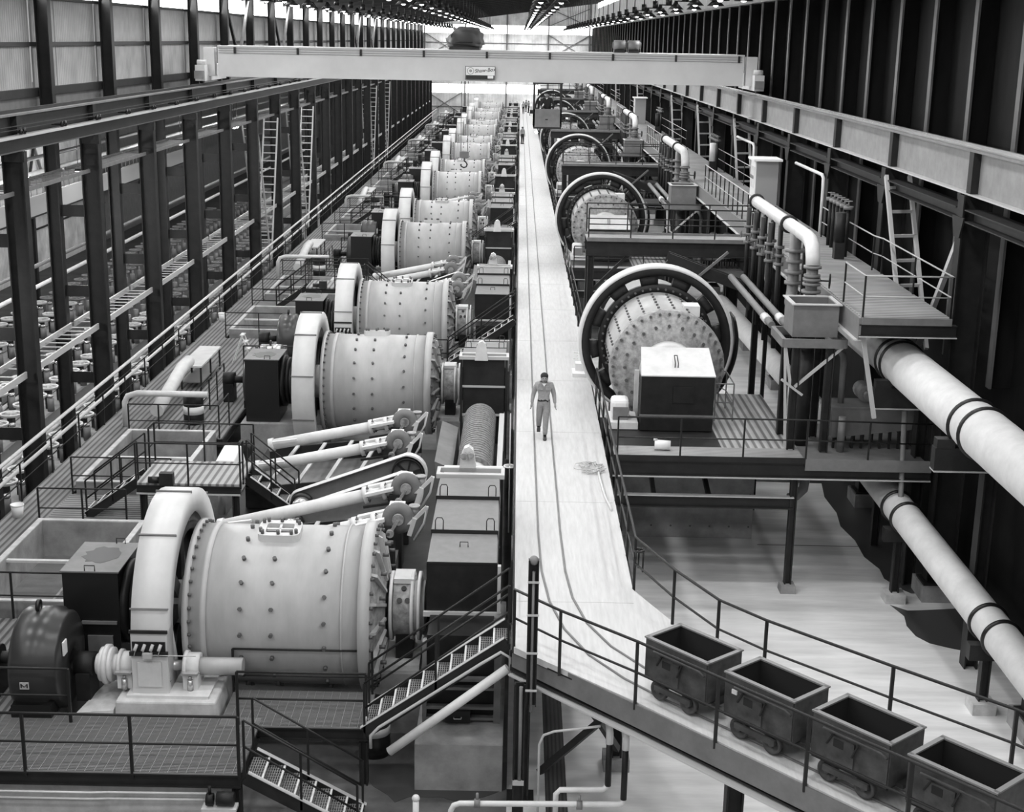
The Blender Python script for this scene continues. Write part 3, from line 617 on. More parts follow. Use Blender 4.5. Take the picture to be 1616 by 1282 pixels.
# rake classifier drives: inclined tubes with crank heads
def add_drive(Y, t, bx=-4.1, bz=2.72):
    a, b = V(-7.0, Y, 2.12), V(bx, Y, bz); d = (b - a).normalized()
    MB().cyl(a, b, .155, 18).build('shaft_tube', 'cream', t)
    MB().cyl(b, b + d * .45, .115, 16).build('neck_tube', 'cream', t)
    for q in (b, b + d * .45): MB().lathe(q, d, [(-.05, .21), (.05, .21), (.05, .08), (-.05, .08)], 18).build('flange', 'cream', t)
    q = MB()
    for p_ in (b, b + d * .45): bolts_ring(q, p_ + d * .05, d, .175, 10, .018, .03)
    q.build('flange_bolts', 'bolt', t, kind='stuff')
    for sgn in (-1, 1):
        MB().bar(b + V(.02, .3 * sgn, .1), b + d * .7 + V(0, .3 * sgn, .1), .14, .07).build('side_rail', 'cream', t); MB().bar(b + V(0, 0, .02), b + V(.12, .3 * sgn, .08), .08, .06).build('yoke', 'cream', t); MB().bar(b + d * .45, b + d * .6 + V(0, .3 * sgn, .08), .08, .06).build('yoke', 'cream', t)
    h = b + d * .95
    MB().lathe(h + V(.05, -.16, .02), (0, 1, 0), [(0, .36), (.1, .36), (.1, .06), (0, .06)], 28).build('gear_case', 'lid', t)
    MB().cyl(h - d * .45, h + d * .35, .14, 16, .16).build('worm_case', 'cream', t)
    m = MB().box(h.x - .13, h.x + .17, h.y - .13, h.y + .13, h.z + .12, h.z + .3).build('motor_box', 'cream', t, bev=.015); 
    MB().box(h.x - .15, h.x + .19, h.y - .15, h.y + .15, h.z + .3, h.z + .33).build('motor_lid', 'white', m)
    MB().cyl(h + V(.4, 0, .0), h + V(.4, 0, .25), .1, 12).cyl(h + V(.4, 0, .25), h + V(.4, 0, .29), .13, 12).build('oil_pot', 'head', t)
    cr = MB().cyl(h + V(.05, -.17, .02), h + V(.05, -.27, .02), .13, 14); cr.bar(h + V(.05, -.25, .02), h + V(-.12, -.27, -.28), .09, .06); cr.cyl(h + V(-.12, -.22, -.28), h + V(-.12, -.36, -.28), .09, 12); cr.build('crank', 'head', t)
    MB().bar(h + V(-.12, -.33, -.28), h + V(-.95, -.33, -.42), .06, .06).build('rake_rod', 'steel', t)
    MB().prism([h + V(.25, -.2, -.1), h + V(.36, -.2, -.1), h + V(.72, -.2, .28), h + V(.66, -.2, .34)], (0, .06, 0)).build('bell_crank', 'cream', t)
    MB().bar(h + V(.3, -.18, -.35), h + V(.42, -.18, .05), .14, .1).build('crank_arm', 'cream', t)
    MB().tube([h + V(.7, -.1, .3), h + V(.62, -.1, -.1), h + V(.4, -.1, -.5)], .03, 6).build('hanger_rod', 'cream', t)
    MB().cyl(a - d * .05, a + d * .1, .19, 16).build('end_collar', 'cream', t); MB().bar(a + V(.1, -.3, .16), a + V(.8, -.3, .26), .1, .06).build('end_rail', 'cream', t)
    MB().box(h.x - .35, h.x - .05, Y - .25, Y + .25, 1.2, h.z - .15).build('stand', 'steel', t)
def make_classifier(y0_, y1_, drives, bx=-4.1, bz=2.72):
    t = thing('rake_classifier', '', 'classifier', (-5, y0_, 1.2), 'rake classifiers between the mills')
    for y in (y0_, y1_): MB().hexa([(-7.2, y - .03, 1.2), (-2.7, y - .03, 1.2), (-2.7, y + .03, 1.2), (-7.2, y + .03, 1.2)], [(-7.2, y - .03, 1.75), (-2.7, y - .03, 2.25), (-2.7, y + .03, 2.25), (-7.2, y + .03, 1.75)]).build('trough_side', 'steel', t)
    MB().hexa([(-7.2, y0_, 1.2), (-2.7, y0_, 1.2), (-2.7, y1_, 1.2), (-7.2, y1_, 1.2)], [(-7.2, y0_, 1.25), (-2.7, y0_, 1.7), (-2.7, y1_, 1.7), (-7.2, y1_, 1.25)]).build('trough_bottom', 'slurry', t)
    for i in range(5):
        x = -6.6 + .8 * i; z = 1.78 + (x + 7.2) * .111
        MB().bar((x, y0_, z), (x + .25, y1_, z), .1, .05).build('cross_bar', 'flange', t)
    for y in drives: add_drive(y, t, bx, bz)
    return t
cls = [make_classifier(29.0, 32.6, (29.7, 31.9), -3.5, 2.98), make_classifier(36.0, 39.8, (36.7, 38.9))]
for k in range(NSEC):
    for j, root in enumerate(cls):
        lb = f'dark inclined trough with two cream classifier tubes and crank heads, {nth(2 * k + j)}'
        if k == 0: root['label'] = lb
        else: copy_tree(root, (0, PER * k, 0), lb)
# belt guards with big pulleys
def make_guard(Y, i):
    t = thing('belt_guard', '', 'belt guard', (-4, Y, 1.2), 'belt guards with spoked pulleys')
    c1, r1, c2, r2 = V(-2.75, Y, 2.55), .52, V(-5.6, Y, 1.75), .26
    pts = []
    al = math.atan2(c1.z - c2.z, c1.x - c2.x)
    for j in range(13): a = al + PI / 2 - .2 - (PI - .4) * j / 12; pts.append(c1 + V(math.cos(a), 0, math.sin(a)) * r1)
    for j in range(9): a = al - PI / 2 - .1 - (PI - .2) * j / 8; pts.append(c2 + V(math.cos(a), 0, math.sin(a)) * r2)
    ring = pts; n = len(ring); mb = MB(); vs = []
    for p in ring: vs += [p + V(0, -.13, 0), p + V(0, .13, 0)]
    cen = sum(ring, V(0, 0, 0)) / n
    vs += [p + (cen - p).normalized() * .05 + V(0, s, 0) for p in ring for s in (-.13, .13)]
    fs = []
    for i_ in range(n):
        j = (i_ + 1) % n; fs += [(2 * i_, 2 * j, 2 * j + 1, 2 * i_ + 1), (2 * n + 2 * i_, 2 * n + 2 * i_ + 1, 2 * n + 2 * j + 1, 2 * n + 2 * j), (2 * i_, 2 * n + 2 * i_, 2 * n + 2 * j, 2 * j), (2 * i_ + 1, 2 * j + 1, 2 * n + 2 * j + 1, 2 * n + 2 * i_ + 1)]
    mb.add(vs, fs).build('guard_frame', 'guard', t)
    MB().add([p + V(0, .06, 0) for p in ring], [tuple(range(n))]).add([p + V(0, .09, 0) for p in ring], [tuple(range(n))]).build('guard_screen', 'lid', t)
    w = MB().lathe(c1 + V(0, -.05, 0), (0, 1, 0), [(-.05, .42), (.05, .42), (.05, .37), (-.05, .37)], 28).build('pulley_rim', 'steel', t)
    s0 = MB()
    for j in range(6): a = PI / 3 * j + .3; s0.bar(c1 + V(0, -.05, 0), c1 + V(math.cos(a) * .4, -.05, math.sin(a) * .4), .05, .05)
    s0.cyl(c1 + V(0, -.12, 0), c1 + V(0, .02, 0), .07, 10).build('pulley_spokes', 'steel', t)
    m = MB().cyl(c2 + V(.1, -.75, -.05), c2 + V(.1, -.15, -.05), .24, 20).cyl(c2 + V(.1, -.80, -.05), c2 + V(.1, -.73, -.05), .2, 20).build('motor', 'galv', t); MB().lathe(c2 + V(.1, -.2, -.05), (0, -1, 0), [(-.05, .31), (.1, .31), (.1, .2), (-.05, .2)], 20).build('motor_flange', 'black', m)
    MB().box(c2.x - .25, c2.x + .45, Y - .8, Y + .15, 1.2, 1.47).build('motor_stand', 'steel', t); MB().box(-3.1, -2.6, Y - .12, Y + .12, 1.2, 2.5).build('pulley_stand', 'steel', t)
    return t
gds = [make_guard(33.5, 0), make_guard(35.1, 1)]
for k in range(NSEC):
    for j, root in enumerate(gds):
        lb = f'long tapering belt guard with spoked pulley and motor between classifiers, {nth(2 * k + j)}'
        if k == 0: root['label'] = lb
        else: copy_tree(root, (0, PER * k, 0), lb)
# ================================================================ LAMPS
def make_lamp(x):
    t = thing('high_bay_lamp', '', 'lamp', (0, 0, 15.0), 'high-bay lamps under the roof')
    MB().cyl((0, 0, 15.8), (0, 0, rz(x) + .27), .03, 6).build('stem', 'black', t)
    MB().cyl((0, 0, 15.4), (0, 0, 15.8), .16, 12).build('ballast', 'black', t)
    MB().bar((-.5, 0, 15.42), (.5, 0, 15.42), .06, .06).build('cross_arm', 'black', t)
    for x in (-.42, .42):
        o = MB().lathe((x, 0, 0), (0, 0, 1), [(15.42, .07), (15.3, .12), (15.06, .36), (15.06, .33), (15.28, .1)], 16).build('reflector', 'black', t)
        MB().sphere((x, 0, 15.14), .13, 10, 6).build('bulb', 'bulb', o)
    return t
def lamp_light(x, y):
    l = bpy.data.lights.get('high_bay_light')
    if l is None: l = bpy.data.lights.new('high_bay_light', 'AREA'); l.shape = 'DISK'; l.size = 1.1; l.energy = LAMP
    o = bpy.data.objects.new('high_bay_light', l); COL.objects.link(o); o.location = (x, y, 15.0)
for j, x in enumerate(ROW_X):
    LP = make_lamp(x); n = 0
    for i, y in enumerate([7.7 + BAY * k for k in range(32)]):
        if y > YEND - 3: break
        lamp_light(x, y)
        if y < 44: continue
        lb = f'twin-reflector high-bay lamp, {ORD[j]} row from the clerestory wall, {nth(i - 5)} shown'.replace('nearest row', 'first row')
        if n == 0: LP.location = (x, y, 15.0); LP['label'] = lb
        else: copy_tree(LP, (x - LP.location.x, y - LP.location.y, 0), lb)
        n += 1

# ================================================================ OVERHEAD CRANE
CY = 66.5
cr = thing('bridge_crane', 'pale overhead travelling crane spanning the hall on both runway girders', 'crane', (-2, CY, 11.38))
for dy, nm in ((0, 'front_girder'), (2.4, 'rear_girder')):
    g = MB().box(-13.95, 10.3, CY + dy, CY + dy + .45, 11.68, 13.02).build(nm, 'crane', cr)
    MB().box(-13.95, 10.3, CY + dy - .06, CY + dy + .5, 13.02, 13.08).build('top_plate', 'crane', g)
g = cr.children[0]
for i in range(9): MB().box(-13.2 + 2.9 * i, -13.1 + 2.9 * i, CY - .07, CY, 12.72, 13.02).build('rail_bracket', 'steel', cr)
for z in (12.74, 12.84, 12.94): MB().box(-13.9, 10.2, CY - .045, CY - .03, z, z + .02).build('conductor_rail', 'lid', cr)
for x in (XL, XR):
    s_ = 1 if x > 0 else -1
    MB().box(x - .22, x + .22, CY - .9, CY + 3.9, 11.5, 12.2).build('end_truck', 'crane', cr)
    for y in (CY - .5, CY + 3.4): MB().cyl((x - .09, y, 11.64), (x + .09, y, 11.64), .26, 18).build('truck_wheel', 'steel', cr)
    MB().box(min(x - s_ * .5, x), max(x - s_ * .5, x), CY - .05, CY + .5, 11.7, 13.0).build('end_connection', 'crane', cr)
    MB().cyl((x - .2, CY - .45, 12.3), (x + .2, CY - .45, 12.3), .13, 14).build('travel_motor', 'flange', cr)
    MB().box(x - .22, x + .2, CY - 1.1, CY - .9, 11.6, 11.95).build('gear_box', 'lid', cr)
# maker's plate
sg = MB().box(-2.52, -1.16, CY - .12, CY - .08, 11.76, 12.36).build('sign_board', 'white', cr)
MB().box(-2.50, -1.18, CY - .125, CY - .12, 11.78, 11.96).build('sign_band', 'black', sg); MB().box(-1.5, -1.24, CY - .13, CY - .125, 11.82, 11.95).build('sign_patch', 'white', sg)
fr = MB()
for a_ in ((-2.53, -1.15, 12.345, 12.365), (-2.53, -1.15, 11.755, 11.775)): fr.box(a_[0], a_[1], CY - .128, CY - .118, a_[2], a_[3])
fr.box(-2.53, -2.51, CY - .128, CY - .118, 11.76, 12.36).box(-1.17, -1.15, CY - .128, CY - .118, 11.76, 12.36).build('sign_border', 'black', sg)
MB().lathe((-2.29, CY - .123, 12.15), (0, -1, 0), [(0, .16), (.006, .16), (.006, .14), (0, .14)], 24).lathe((-2.29, CY - .123, 12.15), (0, -1, 0), [(0, .06), (.006, .06), (.006, .02), (0, .02)], 16).build('sign_emblem', 'lid', sg)
def text(body, loc, size, m, parent, name, rot=(PI / 2, 0, 0), shear=0):
    c_ = bpy.data.curves.new(name, 'FONT'); c_.body = body; c_.size = size; c_.extrude = .004; c_.shear = shear; c_.materials.append(M[m])
    o = bpy.data.objects.new(name, c_); COL.objects.link(o); o.rotation_euler = rot
    dg = bpy.context.evaluated_depsgraph_get(); me = bpy.data.meshes.new_from_object(o.evaluated_get(dg)); mo = bpy.data.objects.new(name, me); bpy.data.objects.remove(o)
    COL.objects.link(mo); mo.parent = parent; mo.location = Vector(loc) - Vector(parent['_o']); mo.rotation_euler = rot; return mo
text('Shaw-Box', (-2.1, CY - .128, 12.06), .24, 'black', sg, 'sign_lettering', (PI / 2, R(-6), 0), .25)
# cab
cab = thing('crane_cab', 'grey open operator cab hanging below the crane bridge', 'crane cab', (1.3, CY, 9.6))
MB().box(.65, 1.94, CY - .32, CY - .28, 9.68, 10.5).build('front_panel', 'web', cab); MB().box(.65, .69, CY - .3, CY + 1.0, 9.68, 10.5).build('side_panel', 'web', cab); MB().box(1.9, 1.94, CY - .3, CY + 1.0, 9.68, 10.5).build('side_panel', 'web', cab); MB().box(.65, 1.94, CY - .32, CY + 1.0, 9.6, 9.68).build('cab_floor', 'steel', cab)
for x in (.67, 1.92):
    for y in (CY - .28, CY + .98): MB().box(x - .04, x + .04, y - .04, y + .04, 9.68, 11.68).build('hanger_post', 'steel', cab)
MB().box(.6, 1.99, CY - .34, CY + 1.02, 11.62, 11.68).build('hanger_frame', 'steel', cab); MB().box(1.2, 1.32, CY - .335, CY - .32, 10.0, 10.05).build('panel_plate', 'black', cab)
MB().sphere((.8, CY - .4, 9.45), .07, 10, 6).build('signal_lamp', 'bulb', cab)
MB().box(.9, 1.1, CY + .1, CY + .4, 9.68, 10.35).build('controller_box', 'steel', cab)
# trolley under tarpaulin, small hoists
t = thing('crane_trolley', 'hoist trolley bundled in dark tarpaulin on top of the crane bridge', 'hoist', (-2.6, CY + 1.4, 13.08))
b = bmesh.new(); bmesh.ops.create_icosphere(b, subdivisions=4, radius=1)
for v in b.verts:
    c_ = v.co; e_ = .55
    p = [math.copysign(abs(q) ** e_, q) for q in c_]
    n_ = .05 * math.sin(9 * c_.x + 3 * c_.z) * math.cos(7 * c_.y) + .04 * math.sin(14 * c_.z + 5 * c_.x)
    w_ = 1 - .18 * max(0, c_.z) - (.1 if c_.x < -.5 and c_.z > .3 else 0)
    v.co = Vector((-2.6 + p[0] * (.86 + n_) * w_, CY + 1.4 + p[1] * (1.0 + n_), 13.6 + p[2] * (.5 + n_ * .6) - (.16 if c_.x < -.55 and c_.z > 0 else 0)))
me = bpy.data.meshes.new('tarpaulin'); b.to_mesh(me); b.free(); me.materials.append(M['tarp'])
for v in me.vertices: v.co -= Vector(t['_o'])
for p in me.polygons: p.use_smooth = True
o = bpy.data.objects.new('tarpaulin', me); COL.objects.link(o); o.parent = t
MB().tube([(-2.6 + .87 * math.cos(a) * (abs(math.cos(a)) ** -.3 if abs(math.cos(a)) > .05 else 1), CY + 1.4 + 1.02 * math.sin(a), 13.42) for a in [2 * PI * i / 24 for i in range(24)]], .025, 6, True).build('lashing_rope', 'black', t)
MB().box(-3.3, -1.9, CY + .2, CY + 2.7, 13.08, 13.2).build('trolley_frame', 'steel', t)
for i, x in enumerate((4.55, 5.2)):
    t = thing('hoist_motor', f'small pale hoist motor on the crane bridge, {["nearer the middle", "nearer the black wall"][i]}', 'motor', (x, CY + .25, 13.08))
    MB().box(x - .25, x + .25, CY + .05, CY + .45, 13.08, 13.2).build('motor_base', 'steel', t); MB().cyl((x - .26, CY + .25, 13.42), (x + .26, CY + .25, 13.42), .22, 16).build('motor_body', 'lid', t); MB().cyl((x - .3, CY + .25, 13.42), (x - .26, CY + .25, 13.42), .15, 16).cyl((x + .26, CY + .25, 13.42), (x + .34, CY + .25, 13.42), .15, 16).build('end_bells', 'web', t)
# hook block on its ropes
t = thing('crane_hook', 'dark crane hook block hanging on ropes from the bridge', 'hook', (-2.6, CY + 1.4, 7.6))
for dx in (-.16, .16): MB().cyl((-2.6 + dx, CY + 1.4, 8.35), (-2.6 + dx, CY + 1.4, 13.1), .014, 6).build('rope', 'steel', t)
MB().box(-2.82, -2.38, CY + 1.3, CY + 1.5, 8.05, 8.38).build('block', 'web', t, bev=.03)
MB().tube([(-2.6, CY + 1.4, 8.06), (-2.6, CY + 1.4, 7.92), (-2.52, CY + 1.4, 7.86), (-2.46, CY + 1.4, 7.76), (-2.5, CY + 1.4, 7.64), (-2.62, CY + 1.4, 7.6), (-2.74, CY + 1.4, 7.66), (-2.78, CY + 1.4, 7.76)], .035, 8).build('hook', 'black', t)

# ================================================================ LEFT DECKS, TANKS, PLATFORMS
def grating(parent, x0, x1, y0, y1, z, pitch=.05, cross=.16, m='grate', name='grating_bars', along='x'):
    mb = MB(); n = int((y1 - y0) / pitch)
    if along == 'x':
        for i in range(n + 1): y = y0 + i * pitch; mb.box(x0, x1, y - .005, y + .006, z - .03, z)
        n = int((x1 - x0) / cross)
        for i in range(n + 1): x = x0 + i * cross; mb.box(x - .004, x + .004, y0, y1, z - .014, z - .001)
    o = mb.build(name, m, parent, kind='stuff'); return o
def deck(name, label, x0, x1, y0, y1, z=1.2, m='deckY', th=.06, group=None, real=False, legs=(), beam=.25):
    t = thing(name, label, 'deck', ((x0 + x1) / 2, (y0 + y1) / 2, z - th - beam), group)
    if real: grating(t, x0, x1, y0, y1, z)
    else: MB().box(x0, x1, y0, y1, z - th, z).build('deck_plate', m, t)
    for y in (y0 + .05, y1 - .05): MB().ibeam((x0, y, z - .03 - beam / 2), (x1, y, z - .03 - beam / 2), .12, beam).build('deck_beam', 'steel', t)
    if not real or True:
        for x in (x0 + .05, x1 - .05): MB().ibeam((x, y0 + .1, z - .03 - beam / 2), (x, y1 - .1, z - .03 - beam / 2), .12, beam).build('deck_beam', 'steel', t)
    for x, y in legs: hcol(MB(), x, y, 0, z - .06 - beam, .16, .16).build('deck_leg', 'steel', t)
    return t
def stair(name, label, xt, zt, xb, zb, y0, y1, n, rails=(0, 1), group=None, m='steel'):
    t = thing(name, label, 'stairs', (xb, (y0 + y1) / 2, zb), group)
    for y in (y0, y1):
        MB().bar((xt, y, zt - .1), (xb, y, zb + .02), .04, .24).build('stringer', m, t)
        d = Vector((xb - xt, 0, zb - zt)); u = Vector((-d.z, 0, d.x)).normalized(); u = u if u.z > 0 else -u
        MB().bar(Vector((xt, y, zt - .1)) + u * .125, Vector((xb, y, zb + .02)) + u * .125, .09, .012).build('stringer_flange', 'flange', t)
    tr_ = None
    for i in range(n):
        f = (i + .5) / n; x = xt + (xb - xt) * f; z = zt + (zb - zt) * (i + 1) / (n + 1); w = abs(xb - xt) / n * 1.05
        if tr_ is None:
            mb = MB(); k = 7
            for j in range(k): xx = x - w / 2 + w * (j + .5) / k; mb.box(xx - .006, xx + .006, y0 + .02, y1 - .02, z - .03, z)
            for j in range(9): yy = y0 + .04 + (y1 - y0 - .08) * j / 8; mb.box(x - w / 2, x + w / 2, yy - .006, yy + .006, z - .02, z - .001)
            tr_ = mb.build('tread', 'grate', t); tr_['kind'] = 'stuff'; p0 = Vector((x, 0, z)); sg_ = 1 if xb > xt else -1
            ns = MB().box(x + sg_ * w / 2 - .015, x + sg_ * w / 2 + .015, y0 + .02, y1 - .02, z - .04, z + .005).build('nosing', 'cream', t)
        else: inst(tr_, t, Vector((x, 0, z)) - p0); inst(ns, t, Vector((x, 0, z)) - p0)
    for r_ in rails:
        y = (y0, y1)[r_]
        for h in (.5, 1.0): MB().tube([(xt, y, zt + h), (xb, y, zb + h)], .022, 6).build('hand_rail', 'rail', t)
        for f in (0, .5, 1): x = xt + (xb - xt) * f; z = zt + (zb - zt) * f; MB().bar((x, y, z - .1), (x, y, z + 1.0), .04, .04).build('rail_post', 'rail', t)
    return t
# foreground decks of bar grating
deck('grating_deck', 'open bar grating deck in front of the nearest mill drive', -10.2, -4.62, 21.85, 23.95, real=True, legs=((-4.7, 21.95), (-10, 21.95)))
deck('grating_deck', 'small open grating deck at the foot of the stairs to the walkway', -5.35, -2.6, 23.62, 25.1, real=True, legs=((-2.68, 23.7),))
deck('plank_deck', 'ribbed deck beside the nearest motor and sump tank', -12.2, -9.4, 20.5, 28.3, m='deckY')
railing('deck_railing', 'dark railing along the front of the nearest grating deck', [(-10.2, 21.87, 1.2), (-4.64, 21.87, 1.2)], sp=1.9, r=.027)
railing('deck_railing', 'short dark railing guarding the nearest black motor', [(-10.2, 23.62, 1.2), (-8.1, 23.62, 1.2)], sp=2.1, r=.026)
railing('deck_railing', 'dark railing before the small grating deck at the stairs foot', [(-5.0, 23.64, 1.2), (-2.62, 23.64, 1.2)], sp=2.3, r=.026)
railing('deck_railing', 'dark railing close against the nearest mill drum', [(-5.35, 25.0, 1.0), (-2.65, 25.0, 1.0)], h=1.1, sp=2.4, r=.022)
stair('steel_stairs', 'grating stairs going down from the nearest deck to the floor', -4.55, 1.2, -2.6, 0, 21.9, 22.75, 7)
stair('steel_stairs', 'grating stairs climbing from the mill deck up to the walkway', -.02, 3.2, -2.62, 1.25, 23.3, 24.15, 10)
struct_wall = MB().box(-12.9, -5.0, 22.05, 22.3, 0, .86).build('foundation_wall', 'concl', org=(-8.9, 22.2, 0)); tag(struct_wall, 'low concrete wall under the nearest grating deck', 'wall', kind='structure')
for i, z in enumerate((.86, .74)):
    o = MB().tube([(-10.2, 21.72, z), (-7.2, 21.72, z), (-6.9, 21.78, z - .02), (-5.2, 21.8, z - .02)], .022, 6).build('conduit', 'cream', org=(-8, 21.72, z)); tag(o, f'pale conduit under the nearest deck edge, {["upper", "lower"][i]} one', 'conduit')
t = thing('sump_pump', 'small dark pump with motor under the corner of the nearest deck', 'pump', (-4.95, 21.7, .5))
MB().box(-5.25, -4.65, 21.55, 21.8, .62, .68).build('pump_plate', 'cream', t); MB().cyl((-5.0, 21.68, .82), (-4.7, 21.68, .82), .12, 14).build('pump_motor', 'steel', t); MB().lathe((-5.12, 21.68, .8), (1, 0, 0), [(-.06, .11), (.06, .11), (.06, .03), (-.06, .03)], 12).tube([(-5.12, 21.68, .9), (-5.12, 21.68, 1.05)], .03, 6).build('pump_casing', 'box', t); MB().bar((-5.15, 21.68, .62), (-5.2, 21.75, .3), .04, .04).build('bracket', 'steel', t)
o = MB().cyl((-2.15, 23.1, 1.0), (-.02, 23.1, 2.7), .085, 14).build('service_pipe', 'cream', org=(-1, 23.1, 1)); tag(o, 'thick pale pipe sloping under the walkway stairs', 'pipe')
o = MB().tube([(-2.5, 23.22, 1.0), (-2.5, 23.22, 1.25), (-2.35, 23.22, 1.42), (-.5, 23.22, 2.72), (-.15, 23.22, 2.95), (.02, 23.22, 2.85), (.02, 23.22, 2.5)], .03, 8).build('conduit', 'flange', org=(-1, 23.2, 1)); tag(o, 'thin pale conduit clipped to the stair stringer', 'conduit')
t = thing('marker_barrel', 'black barrel with a white band under the walkway stairs', 'barrel', (-2.6, 24.9, 0))
MB().lathe((-2.6, 24.9, 0), (0, 0, 1), [(0, .01), (0, .3), (.28, .31), (.3, .3), (.9, .3), (.92, .31), (1.1, .3), (1.1, .01)], 24, closed=False).build('drum_body', 'black', t); MB().lathe((-2.6, 24.9, 0), (0, 0, 1), [(.45, .305), (.62, .305), (.62, .29), (.45, .29)], 24).build('painted_band', 'white', t)

sd = deck('mill_deck', '', -10.2, -4.62, 21.85 + PER, 23.6 + PER, m='deckX', group='decks before the mills farther on', legs=((-4.7, 21.95 + PER), (-10, 21.95 + PER)))
sd2 = deck('mill_deck', '', -5.35, -2.6, 23.62 + PER, 25.1 + PER, m='deckX', group='decks before the mills farther on', legs=((-2.68, 23.7 + PER),))
sr = railing('deck_railing', '', [(-10.2, 21.87 + PER, 1.2), (-4.64, 21.87 + PER, 1.2)], sp=1.9, r=.027, group='deck railings farther on')
sr2 = railing('deck_railing', '', [(-5.0, 23.64 + PER, 1.2), (-2.62, 23.64 + PER, 1.2)], sp=2.3, r=.026, group='deck railings farther on')
ss = stair('steel_stairs', '', -.02, 3.2, -2.62, 1.25, 23.3 + PER, 24.15 + PER, 10, group='stairs from mill decks to the walkway')
for root, txt in ((sd, 'ribbed deck before a mill drive farther down the row'), (sd2, 'small ribbed deck at the stairs foot farther down the row'), (sr, 'dark railing before a mill drive farther down the row'), (sr2, 'dark railing at the stairs foot farther down the row'), (ss, 'grating stairs up to the walkway farther down the row')):
    root['label'] = txt + ', nearest'
    for k in range(1, NSEC - 1): copy_tree(root, (0, PER * k, 0), f'{txt}, {nth(k)}')
# long aisle along the crane columns
t = deck('aisle_deck', 'long ribbed aisle deck beside the dark crane columns', -13.35, -12.2, 18, 236, m='deckY')
for y in range(20, 236, 8): hcol(MB(), -13.2, y, 0, .9, .14, .14).build('deck_leg', 'steel', t)
railing('aisle_railing', 'long dark railing on the column side of the aisle deck', [(-13.32, 18, 1.2), (-13.32, 236, 1.2)], sp=2.6, r=.022)
for i, z in enumerate((1.85, 2.25)):
    o = MB().tube([(-13.62 - .12 * i, 18, z), (-13.62 - .12 * i, 236, z)], .055, 8).build('aisle_pipe', 'cream', org=(-13.6, 127, z)); tag(o, f'long pale pipe along the aisle railing, {["lower", "upper"][i]} of two', 'pipe')
    for y in range(20, 236, 8):
        pass
def make_tank(y0_, y1_):
    t = thing('sump_tank', '', 'tank', (-10.7, (y0_ + y1_) / 2, 0), 'open concrete sump tanks'); xa, xb, zt, w = -12.1, -9.35, 1.5, .14
    for nm, a_ in (('tank_wall', (xa, xa + w, y0_, y1_)), ('tank_wall', (xb - w, xb, y0_, y1_)), ('tank_wall', (xa + w, xb - w, y0_, y0_ + w)), ('tank_wall', (xa + w, xb - w, y1_ - w, y1_))):
        o = MB().box(*a_, 0, zt).build(nm, 'conc', t); MB().box(*a_, zt, zt + .03).build('rim', 'concl', o)
    MB().box(xa + w, xb - w, y0_ + w, y1_ - w, 0, .55).build('slurry', 'slurry', t)
    MB().box(xa + w, xb - w, (y0_ + y1_) / 2 - .06, (y0_ + y1_) / 2 + .06, 1.38, 1.44).build('cross_beam', 'cream', t)
    MB().box(xa + 1.3, xa + 1.36, y0_ + w, y1_ - w, .55, .62).build('baffle', 'conc', t)
    return t
tks = [make_tank(28.5, 33.9), make_tank(37.0, 42.4)]
dk = deck('cross_deck', '', -12.2, -9.3, 34.0, 36.9, m='deckX', group='cross decks between sump tanks')
dk2 = deck('drive_deck', '', -12.2, -9.2, 42.6, 57.8, m='deckY', group='decks beside the mill drives')
mz = deck('machine_deck', '', -7.6, -.25, 30.5, 41.9, z=1.18, m='steel', group='machine decks under the classifiers')
# raised operating platform with rails and two flights
pf = thing('operator_platform', '', 'platform', (-8.4, 35.6, 0), 'raised operator platforms')
MB().box(-9.75, -7.05, 34.6, 36.6, 2.24, 2.3).build('platform_plate', 'deckXp', pf)
for y in (34.62, 36.58): MB().ibeam((-9.75, y, 2.12), (-7.05, y, 2.12), .1, .24).build('platform_beam', 'steel', pf)
MB().box(-9.75, -7.05, 34.55, 34.58, 2.0, 2.04).build('edge_strip', 'flange', pf)
for x in (-9.6, -7.2):
    for y in (34.7, 36.5): hcol(MB(), x, y, 0, 2.0, .16, .16).build('platform_leg', 'steel', pf)
MB().box(-9.1, -8.75, 34.4, 34.6, 2.3, 2.62).build('switch_box', 'steel', pf); MB().cyl((-9.4, 34.5, 2.42), (-9.12, 34.5, 2.42), .09, 12).build('switch_motor', 'black', pf)
pr_ = railing('platform_railing', '', [(-9.75, 34.62, 2.3), (-7.05, 34.62, 2.3), (-7.05, 35.0, 2.3)], sp=1.35, r=.022, group='railings of the raised platforms')
pr2 = railing('platform_railing', '', [(-9.75, 36.0, 2.3), (-9.75, 36.58, 2.3), (-7.05, 36.58, 2.3)], sp=1.35, r=.022, group='railings of the raised platforms')
stA = stair('steel_stairs', '', -9.8, 2.3, -11.2, 1.2, 35.0, 35.8, 5, group='short stairs to the raised platforms')
stB = stair('steel_stairs', '', -7.0, 2.3, -5.75, 1.25, 35.3, 36.0, 5, group='short stairs to the raised platforms')
rA = railing('deck_railing', '', [(-12.15, 34.1, 1.2), (-9.9, 34.1, 1.2)], sp=1.2, r=.022, group='railings of the cross decks')
rB = railing('deck_railing', '', [(-12.15, 36.85, 1.2), (-9.4, 36.85, 1.2)], sp=1.4, r=.022, group='railings of the cross decks')
rC = railing('deck_railing', '', [(-12.15, 42.65, 1.2), (-9.3, 42.65, 1.2), (-9.3, 44.2, 1.2)], sp=1.1, r=.022, group='railings of the drive decks')
rD = railing('deck_railing', '', [(-12.2, 28.3, 1.2), (-9.4, 28.3, 1.2)], sp=1.4, r=.022, group='railings before the sump tanks')
rE = railing('deck_railing', '', [(-10.35, 44.9, 1.2), (-10.35, 48.6, 1.2)], sp=1.3, r=.022, group='railings of the drive decks')
